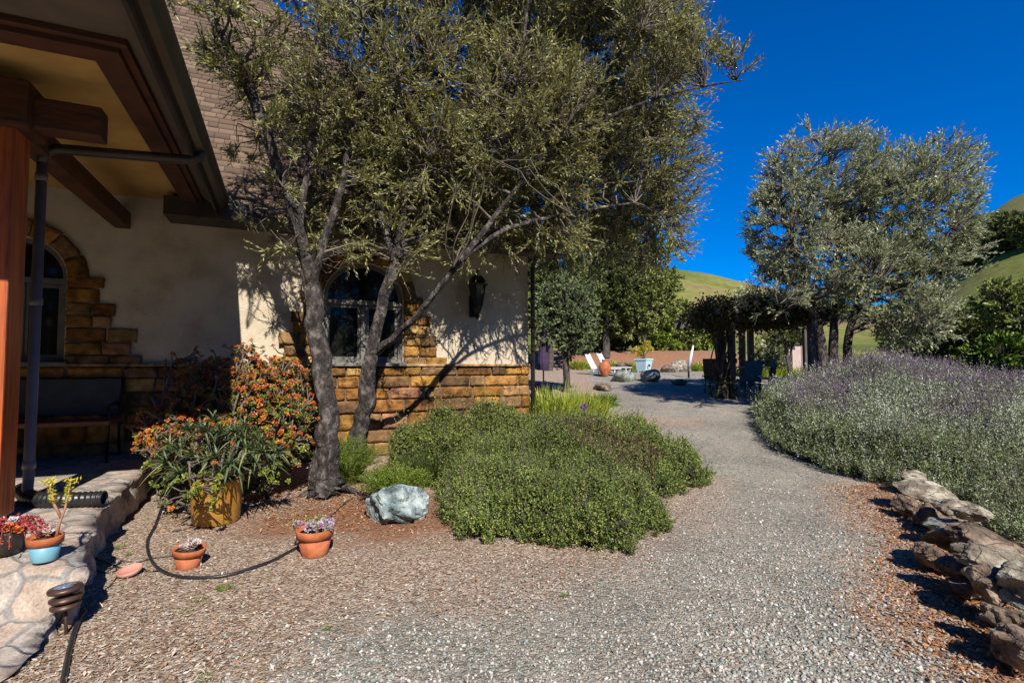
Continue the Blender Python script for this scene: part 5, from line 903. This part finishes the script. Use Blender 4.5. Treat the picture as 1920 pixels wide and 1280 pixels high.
# ------------------------------------------------------------------ small tufts of grass
def tuft(label, px, py, r, h, n, cols, name='grass_tuft', cat='grass', w=.004, group='green weed tufts in the gravel', Y=None, droop=.4, L=None):
    g = on_ground(px, py) if Y is None else Vector((P(px, 684, Y).x, Y, 0)); g.z = Gf(g.x, g.y); e = empty(name, g); tag(e, label, cat, group); a = RS.rand(n)*6.28; rr = r*.5*np.sqrt(RS.rand(n)); hd = np.stack([g.x+rr*np.cos(a), g.y+rr*np.sin(a), np.full(n, g.z)], -1)
    long_leaves(hd, np.stack([np.cos(a)*.5, np.sin(a)*.5, np.ones(n)*(1 if name != 'iris_clump' else 1.6)], -1), 3, h, w, cols, M_leaf, 'blades', e, droop=droop, nseg=4, spread=.6 if name != 'iris_clump' else .38); return e
GR = [(.12, .22, .02), (.18, .28, .03), (.09, .16, .02)]
for lb, px, py, r, h, n in [('small green weed alone in the gravel right of the pots', 1059, 1117, .05, .03, 16), ('tiny green weed in the gravel near the bottom left centre', 612, 1178, .05, .03, 14), ('yellow-green grass tuft just below the thick hose', 420, 1104, .10, .045, 30), ('green weed at the bottom edge of the picture', 382, 1275, .06, .03, 16), ('faint grass tuft further left below the hose', 372, 1125, .09, .03, 18), ('thin grass blades at the foot of the slab edge', 222, 1030, .05, .10, 8), ('small weed between the slab and the saucer', 244, 1040, .04, .03, 14), ('low weed beside the small terracotta pot', 345, 1150, .12, .025, 20)]:
    tuft(lb, px, py, r, h, n, GR)
YL = [(.40, .46, .04), (.30, .40, .04), (.50, .50, .09), (.22, .30, .03)]
tuft('yellow-green strappy iris clump by the corner of the house', 1040, 0, .9, 1.15, 300, YL, 'iris_clump', 'plant', .030, None, 8.9, .22)
tuft('smaller yellow-green strappy clump beside the pale rock', 1098, 0, .7, .9, 180, YL, 'iris_clump', 'plant', .028, None, 9.3, .22)
tuft('bright green leafy clump at the edge of the patio by the loungers', 1122, 0, .7, .55, 160, GR, 'patio_plant', 'plant', .03, None, 12.5, .7)
tuft('dark green clump at the foot of the grey-green oak', 1085, 0, .7, .6, 120, [(.05, .08, .02), (.08, .12, .03)], 'patio_plant', 'plant', .03, None, 11.5, .7)
for lb, px, Y in [('upright yellow-green grass behind the white loungers at the left', 1088, 25.5), ('spiky green plant behind the right-hand white lounger', 1147, 24.5), ('light green tuft right of the loungers', 1172, 24.5), ('yellow grass at the right of the pale stone slab', 1312, 24), ('yellow-green grass under the right part of the pergola', 1440, 19), ('yellow-green grass beside the pink shed wall', 1480, 19), ('yellow-green grass at the middle of the pergola', 1410, 20)]:
    tuft(lb, px, 0, 1.0, .75, 140, YL, 'ornamental_grass', 'plant', .04, 'ornamental grasses around the patio', Y, .5)
g = P(1110, 770, 8.1); rock('garden_rock', 'pale grey rock beside the purple flower at the tip of the shrub mound', (g.x, 8.1, Gf(g.x, 8.1)+.16), (.22, .16, .20), 77, M_r3, .2)
e = empty('purple_flower', P(1095, 762, 7.9)); tag(e, 'single bright purple flower head above the green shrub mound', 'flower'); c = np.tile(np.array(e.location), (150, 1)); leaves('petals', c+rnd_dir(150)*.03, rnd_dir(150), .05, .014, np.array([(.28, .10, .42)])*(.7+.6*RS.rand(150, 1)), M_petal, e)
MB().tube([(0, 0, -.45), (0, 0, 0)], .005, 6).build('stalk', MATS['green_stem'] if 'green_stem' in MATS else M_twig, e)

# ------------------------------------------------------------------ wall lantern
M_blk = mat('black_metal', (.012, .012, .013), (.02, .02, .022), scale=8, rough=.35, metal=.4); M_dome = mat('polished_dome', (.06, .06, .065), (.10, .10, .11), scale=8, rough=.18, metal=.9)
lp = Hw(-.98, -.23, 2.30); e = empty('wall_lantern', lp, HA); tag(e, 'black coach lantern with a domed metal cap on the cream wall', 'lantern')
MB().lathe((0, 0, 0), [(.0001, -.20), (.02, -.19), (.035, -.15), (.02, -.12), (.05, -.10), (.075, -.03), (.078, 0)], 8, smooth=False).build('base', M_blk, e)
mb = MB()
for k in range(6):
    a = math.pi*k/3; mb.tube([(.078*math.cos(a), .078*math.sin(a), 0), (.135*math.cos(a), .135*math.sin(a), .33)], .007, 6)
mb.lathe((0, 0, .33), [(.12, 0), (.15, 0), (.15, .015), (.12, .015)], 24); mb.lathe((0, 0, 0), [(.06, 0), (.085, 0), (.085, .012), (.06, .012)], 24); mb.build('frame', M_blk, e)
MB().lathe((0, 0, .005), [(.074, 0), (.128, .325)], 6, smooth=False).build('glass', mat('lantern_glass', (.035, .04, .038), (.05, .055, .05), rough=.08), e)
MB().lathe((0, 0, .345), [(.165, -.01), (.168, 0), (.130, .008), (.128, .05), (.105, .10), (.06, .135), (.03, .145), (.024, .165), (.05, .175), (.045, .188), (.018, .2), (.014, .225), (.0001, .24)], 32).build('cap', M_dome, e)
mb = MB(); mb.box((0, .205, .02), (.12, .03, .34), bev=.01); mb.tube([(0, .20, .12), (0, .15, .06), (0, .10, -.08), (0, .02, -.12)], .012, 8); mb.build('bracket', M_blk, e)

# ------------------------------------------------------------------ bench on the porch
bp_ = Hw(-5.95, -.42, .33); e = empty('garden_bench', bp_, HA); tag(e, 'dark metal bench with a reddish seat in the shade of the porch', 'bench')
M_bseat = mat('bench_seat_wood', (.16, .05, .025), (.26, .09, .045), scale=6, rough=.6); M_bk = mat('bench_back', (.03, .035, .035), (.05, .055, .055), scale=8, rough=.5)
MB().box((-.1, -.02, .435), (1.25, .46, .05), bev=.012).build('seat', M_bseat, e); mb = MB(); mb.box((-.1, .24, .70), (1.2, .03, .42), rot=Matrix.Rotation(-.15, 3, 'X'), bev=.01); mb.build('backrest', M_bk, e)
for sx in (-.70, .50):
    MB().tube([(sx, -.22, 0), (sx+.0, -.20, .43), (sx, -.20, .62), (sx, .10, .64), (sx, .20, .60)], .016, 8).build('armrest', M_blk, e); MB().tube([(sx, .26, 0), (sx, .19, .44), (sx, .28, .93)], .016, 8).build('leg', M_blk, e)

# ------------------------------------------------------------------ patio furniture far away
def gp(px, Y): p = P(px, 684, Y); return Vector((p.x, Y, Gf(p.x, Y)))
M_white = mat('white_plastic', (.72, .72, .74), (.80, .80, .82), scale=3, rough=.4)
def lounger(label, px, Y, rz):
    e = empty('sun_lounger', gp(px, Y), rz); e.scale = (.80,)*3; tag(e, label, 'sun lounger', 'white sun loungers on the patio')
    mb = MB()
    for k in range(9): mb.box((0, -.15-k*.13, .30), (.60, .105, .022))
    for s in (-1, 1): mb.box((s*.31, -.6, .30), (.035, 1.3, .05), bev=.008)
    mb.build('seat', M_white, e); R = Matrix.Rotation(-.95, 3, 'X'); mb = MB()
    for s in (-1, 1): mb.box((s*.30, .24, .66), (.04, .92, .045), rot=Matrix.Rotation(1.08, 3, 'X'), bev=.006)
    for k in range(8): t_ = -.40+k*.11; mb.box((0, .24+t_*math.cos(1.08), .66+t_*math.sin(1.08)), (.56, .095, .018), rot=Matrix.Rotation(1.08, 3, 'X'))
    mb.build('backrest', M_white, e)
    for s in (-1, 1):
        for yy_ in (-1.15, -.05): MB().box((s*.29, yy_, .14), (.04, .05, .29), bev=.004).build('leg', M_white, e)
lounger('white sun lounger on the left, partly behind the terracotta urn', 1116, 20.6, 1.0); lounger('white sun lounger on the right with its backrest raised', 1138, 21.6, 1.0)
g = gp(1134, 19.8); e = empty('terracotta_urn', g); tag(e, 'round terracotta urn in front of the white loungers', 'urn'); MB().lathe((0, 0, 0), [(.10, 0), (.13, .03), (.22, .25), (.23, .38), (.18, .50), (.11, .56), (.10, .62), (.15, .66), (.13, .66), (.08, .6)], 28).build('body', M_terra, e)
g = gp(1207, 22.5); e = empty('planter_tub', g); tag(e, 'pale blue square tapered planter with a yellow-leaved plant', 'planter'); M_tub = mat('pale_blue_paint', (.42, .62, .66), (.50, .70, .74), scale=4, rough=.5)
mb = MB(); mb.lathe((0, 0, .06), [(.29, 0), (.40, .48), (.43, .48), (.43, .54), (.38, .54), (.36, .45)], 4, smooth=False); mb.build('tub', M_tub, e)
for a in range(4): MB().box((.24*math.cos(a*math.pi/2), .24*math.sin(a*math.pi/2), .04), (.06, .06, .09)).build('foot', M_tub, e)
MB().lathe((0, 0, .50), [(.36, 0), (.0001, .01)], 4).build('soil', M_soil, e); MB().lathe((.16, -.30, .30), [(.05, -.01), (.05, .01)], 12, axis=Matrix.Rotation(math.pi/2, 3, 'X')).build('medallion', M_blk, e)
e2 = empty('potted_shrub', (g.x, g.y, g.z+.55)); tag(e2, 'yellow-leaved bare-stemmed plant in the pale blue planter', 'plant'); mb = MB(); tips = [(-.32, 0, .42), (-.1, .1, .30), (.12, 0, .68), (.28, .05, .48), (0, -.1, .5), (-.2, .05, .2)]
for t_ in tips: mb.tube([(0, 0, 0), (t_[0]*.5, t_[1]*.5, t_[2]*.6), t_], [.02, .015, .008], 6)
mb.build('stems', M_twig, e2); c = np.repeat(np.array([np.array(t_)+np.array(e2.location) for t_ in tips]), 90, 0); leaves('foliage', c+RS.normal(size=c.shape)*.07, rnd_dir(len(c)), .10, .045, np.array([(.52, .42, .02), (.40, .38, .03), (.55, .36, .03)])[RS.randint(0, 3, len(c))], M_leaf, e2)
for px, Y, s, lb, m in [(1167, 18.0, (.55, .4, .30), 'flat-topped grey rock left of the fire ring on the patio', M_r3), (1216, 18.2, (.60, .42, .34), 'grey rock right of the fire ring on the patio', M_r3), (1276, 22.8, (.62, .35, .36), 'pale cream stone block at the edge of the patio', M_r2), (1252, 22.6, (.35, .3, .22), 'low brown rock left of the pale cream block', M_r1), (1168, 23.5, (.7, .4, .28), 'long brown edging rock behind the right-hand lounger', M_r1), (1130, 15.5, (.5, .3, .14), 'low pinkish edging rock in front of the urn', M_r1), (1275, 16.8, (.35, .3, .14), 'dark low rock in the pergola shade', M_r1), (1335, 18.5, (.4, .3, .3), 'rounded grey rock just left of the pergola post', M_r3)]:
    g = gp(px, Y); rock('patio_rock', lb, (g.x, g.y, g.z+s[2]*.45), s, int(px), m, random.random()*3, group='rocks around the patio', sub=3)
g = gp(1291, 19.2); e = empty('garden_ornament', g); tag(e, 'narrow white leaning blade on a dark stake beside the patio', 'ornament'); MB().tube([(0, 0, 0), (.0, 0, .42)], .035, 8).build('stake', M_blk, e)
mb = MB(); mb.tube([(0, 0, .38), (.10, 0, .85), (.20, 0, 1.22)], [.07, .06, .02], 8); mb.build('blade', M_white, e)
# purple parasol and blue barrel by the house corner
g = gp(1019, 14.8); e = empty('folded_parasol', g); tag(e, 'folded dark purple parasol beyond the house corner', 'parasol'); MB().tube([(0, 0, 0), (0, 0, 1.95)], .022, 8).build('pole', M_blk, e); MB().lathe((0, 0, 0), [(.12, .65), (.17, .85), (.14, 1.3), (.07, 1.7), (.03, 1.9)], 11, smooth=False).build('canopy', mat('purple_canvas', (.035, .018, .05), (.055, .03, .08), scale=6, rough=.9), e)
MB().lathe((0, 0, 0), [(.22, 0), (.22, .06), (.06, .10)], 20).build('base', M_blk, e)
g = gp(1017, 11.6); e = empty('rain_barrel', g); tag(e, 'dark blue water barrel beside the house corner', 'barrel'); MB().lathe((0, 0, 0), [(.20, 0), (.23, .1), (.24, .3), (.23, .55), (.21, .62), (.19, .62), (.0001, .60)], 24).build('body', mat('dark_blue_plastic', (.03, .05, .10), (.05, .08, .14), rough=.4), e)
# pergola
M_perg = mat('weathered_wood', (.05, .04, .035), (.13, .11, .10), scale=6, rough=.85, bump=.004, stretch=(1, 1, .2))
pe = empty('pergola', gp(1372, 14)); tag(pe, 'dark timber pergola overgrown with vines over the patio table', 'pergola')
posts = [(1372, 13.6), (1352, 13.9), (1392, 16.2), (1523, 13.6), (1408, 16.3), (1512, 16.2)]; tz = P(1400, 604, 14).z
for px, Y in posts:
    g = gp(px, Y); MB().box((g.x-pe.location.x, Y-pe.location.y, (g.z+tz)/2-pe.location.z), (.16, .16, tz-g.z), bev=.01).build('post', M_perg, pe)
xa, xb = P(1335, 684, 14).x, P(1545, 684, 14).x
for Y in (13.6, 16.3): MB().box(((xa+xb)/2+.3-pe.location.x, Y-pe.location.y, tz+.07-pe.location.z), (xb-xa+1.2, .10, .18), bev=.01).build('beam', M_perg, pe)
for k in range(9): MB().box((xa-.1+k*(xb-xa+.6)/8-pe.location.x, 14.95-pe.location.y, tz+.22-pe.location.z), (.07, 3.5, .13), bev=.008).build('rafter', M_perg, pe)
ve = empty('climbing_vine', gp(1362, 13.5)); tag(ve, 'dark leafy vine twining up the pergola post and over its roof', 'vine'); g = gp(1362, 13.5); parts = []
K = []
for k in range(26):
    ph = random.random()*6.28; r0 = random.uniform(.08, .40); ox = random.uniform(-.28, .12); z1 = tz+.2; K.append([(g.x+ox*(1-.3*u)+r0*math.cos(ph+u*4)*.5, 13.6+.5*r0*math.sin(ph+u*4), g.z+(z1-g.z)*u) for u in np.linspace(0, 1, 12)])
V, Fq = tubes(np.array(K), np.tile(np.linspace(.024, .010, 12), (26, 1)), 6); np_mesh('stems', V, Fq, 4, M_darkbark, ve)
vb = [((xa+xb)/2+.2, 14.9, tz+.28, (xb-xa)/2+.55, 1.9, .30, 1), (xa+.1, 13.9, tz+.22, .60, .7, .42, 1.3), (xa+1.2, 13.8, tz+.40, .7, .7, .30, 1.1), (xa+2.3, 13.8, tz+.3, .8, .7, .28, 1), (g.x-.1, 13.6, tz-.1, .5, .4, .25, .6), (xa+.0, 13.6, g.z+.4, .35, .3, .35, .35), (g.x+.2, 13.5, g.z+.9, .25, .25, .9, .2)]
cen, dd, _ = in_blobs(vb, 2000, .3); i = np.repeat(np.arange(2000), 14); bp = cen[i]+RS.normal(size=(len(i), 3))*.12; leaves('foliage', bp, unit(rnd_dir(len(i))+np.array([0, 0, -.2])), .085, .06, np.array([(.035, .045, .012), (.06, .07, .02), (.09, .09, .03), (.10, .06, .03)])[RS.randint(0, 4, len(i))]*(.7+.6*RS.rand(len(i), 1)), M_matte, ve)
# table with teal cloth and chairs
M_teal = mat('teal_cloth', (.02, .09, .11), (.04, .14, .16), scale=8, rough=.8); M_pale = mat('pale_table_top', (.35, .42, .45), (.45, .52, .55), scale=6, rough=.4)
g = gp(1398, 14.9); e = empty('patio_table', g); tag(e, 'rectangular patio table with a pale top under the pergola', 'table'); MB().box((0, 0, .73), (1.3, .8, .035), bev=.01).build('tabletop', M_pale, e)
for sx in (-.58, .58):
    for sy in (-.34, .34): MB().tube([(sx, sy, 0), (sx, sy, .72)], .025, 8).build('leg', M_blk, e)
def chair(label, px, Y, rz, m):
    e = empty('patio_chair', gp(px, Y), rz); tag(e, label, 'chair', 'patio chairs under the pergola'); MB().box((0, 0, .44), (.50, .48, .06), bev=.015).build('seat', m, e); MB().box((0, -.24, .72), (.50, .04, .52), rot=Matrix.Rotation(.12, 3, 'X'), bev=.015).build('backrest', m, e)
    for sx in (-.22, .22):
        for sy in (-.2, .2): MB().tube([(sx, sy, 0), (sx, sy, .43)], .016, 6).build('leg', M_blk, e)
chair('teal patio chair with its back towards the camera, right of the vine post', 1402, 13.9, .15, M_teal); chair('teal patio chair tucked in at the right end of the table', 1432, 14.6, 1.4, M_teal); chair('dark patio chair left of the vine-covered post', 1342, 14.9, -.9, M_blk)
g = gp(1490, 13.2); e = empty('raised_planter', g); tag(e, 'long teal raised planter box with a pale rim behind the sage', 'planter'); MB().box((0, 0, .28), (1.15, .5, .52), bev=.01).build('box', M_teal, e); MB().box((0, 0, .565), (1.22, .56, .04), bev=.01).build('rim', M_pale, e)
# pale shed wall and flowering bush beyond the pergola
g = gp(1512, 21); e = empty('garden_shed', g, .05); tag(e, 'small pinkish-beige shed beyond the right end of the pergola', 'shed'); hgt = P(1512, 645, 21).z-g.z; MB().box((0, 1.0, hgt/2), (1.15, 2.0, hgt)).build('wall', mat('pink_render', (.46, .34, .30), (.54, .41, .36), scale=3, rough=.9), e)
mb = MB(); mb.prism([(-.68, hgt), (.68, hgt), (0, hgt+.30)], -.1, 2.1); mb.build('roof', M_soff, e); MB().box((.1, -.012, .72), (.62, .03, 1.35), bev=.006).build('door', mat('shed_door', (.38, .28, .25), (.44, .33, .30), scale=5, rough=.8), e)
t2 = round_tree('rose_bush', 'bush dotted with white blossom seen through the pergola', 1440, 20, 632, 700, 36, MD, cat='shrub', n=120, L=.09, Wd=.05, trunk=.04, leaf='foliage'); g = gp(1440, 20); a = rnd_dir(130); leaves('blossom', np.array([g.x, 19.9, P(1440, 665, 20).z])+a*np.array([.75, .6, .6]), rnd_dir(130), .11, .09, np.tile([(.75, .68, .66)], (130, 1)), M_petal, t2)
round_tree('garden_tree', 'slender small tree framed by the right half of the pergola', 1478, 18.5, 610, 655, 45, DK, n=160, L=.08, Wd=.04, trunk=.08)

# tree row added behind the camera to cut sky light; mirrored in the panes
ws = empty('unseen_tree_row', (0, -16, 0)); tag(ws, kind='stuff'); wb = []
for az in np.arange(96, 296, 8):
    if 136 < az < 182: hh, dd_ = 10.5, 17
    else: hh, dd_ = 13.0, 15
    a = math.radians(az); x_, y_ = dd_*math.sin(a), dd_*math.cos(a)
    if az > 262: x_ -= 6
    wb.append((x_, y_, hh*.5, 1.9, 1.5, hh*.5, 1))
cen, dd, _ = in_blobs(wb, 7500, .6); i = np.repeat(np.arange(len(cen)), 12); bp = cen[i]+RS.normal(size=(len(i), 3))*.28
leaves('foliage', bp, rnd_dir(len(i)), .30, .18, np.array([(.04, .06, .015), (.07, .09, .02), (.10, .12, .03)])[RS.randint(0, 3, len(i))], M_matte, ws)
K = np.array([[(b[0], b[1], 0), (b[0]+.2, b[1], b[2]), (b[0], b[1]+.2, b[2]*1.7)] for b in wb]); V, Fq = tubes(K, np.tile([.25, .18, .05], (len(wb), 1)), 8); np_mesh('trunks', V, Fq, 4, M_darkbark, ws)
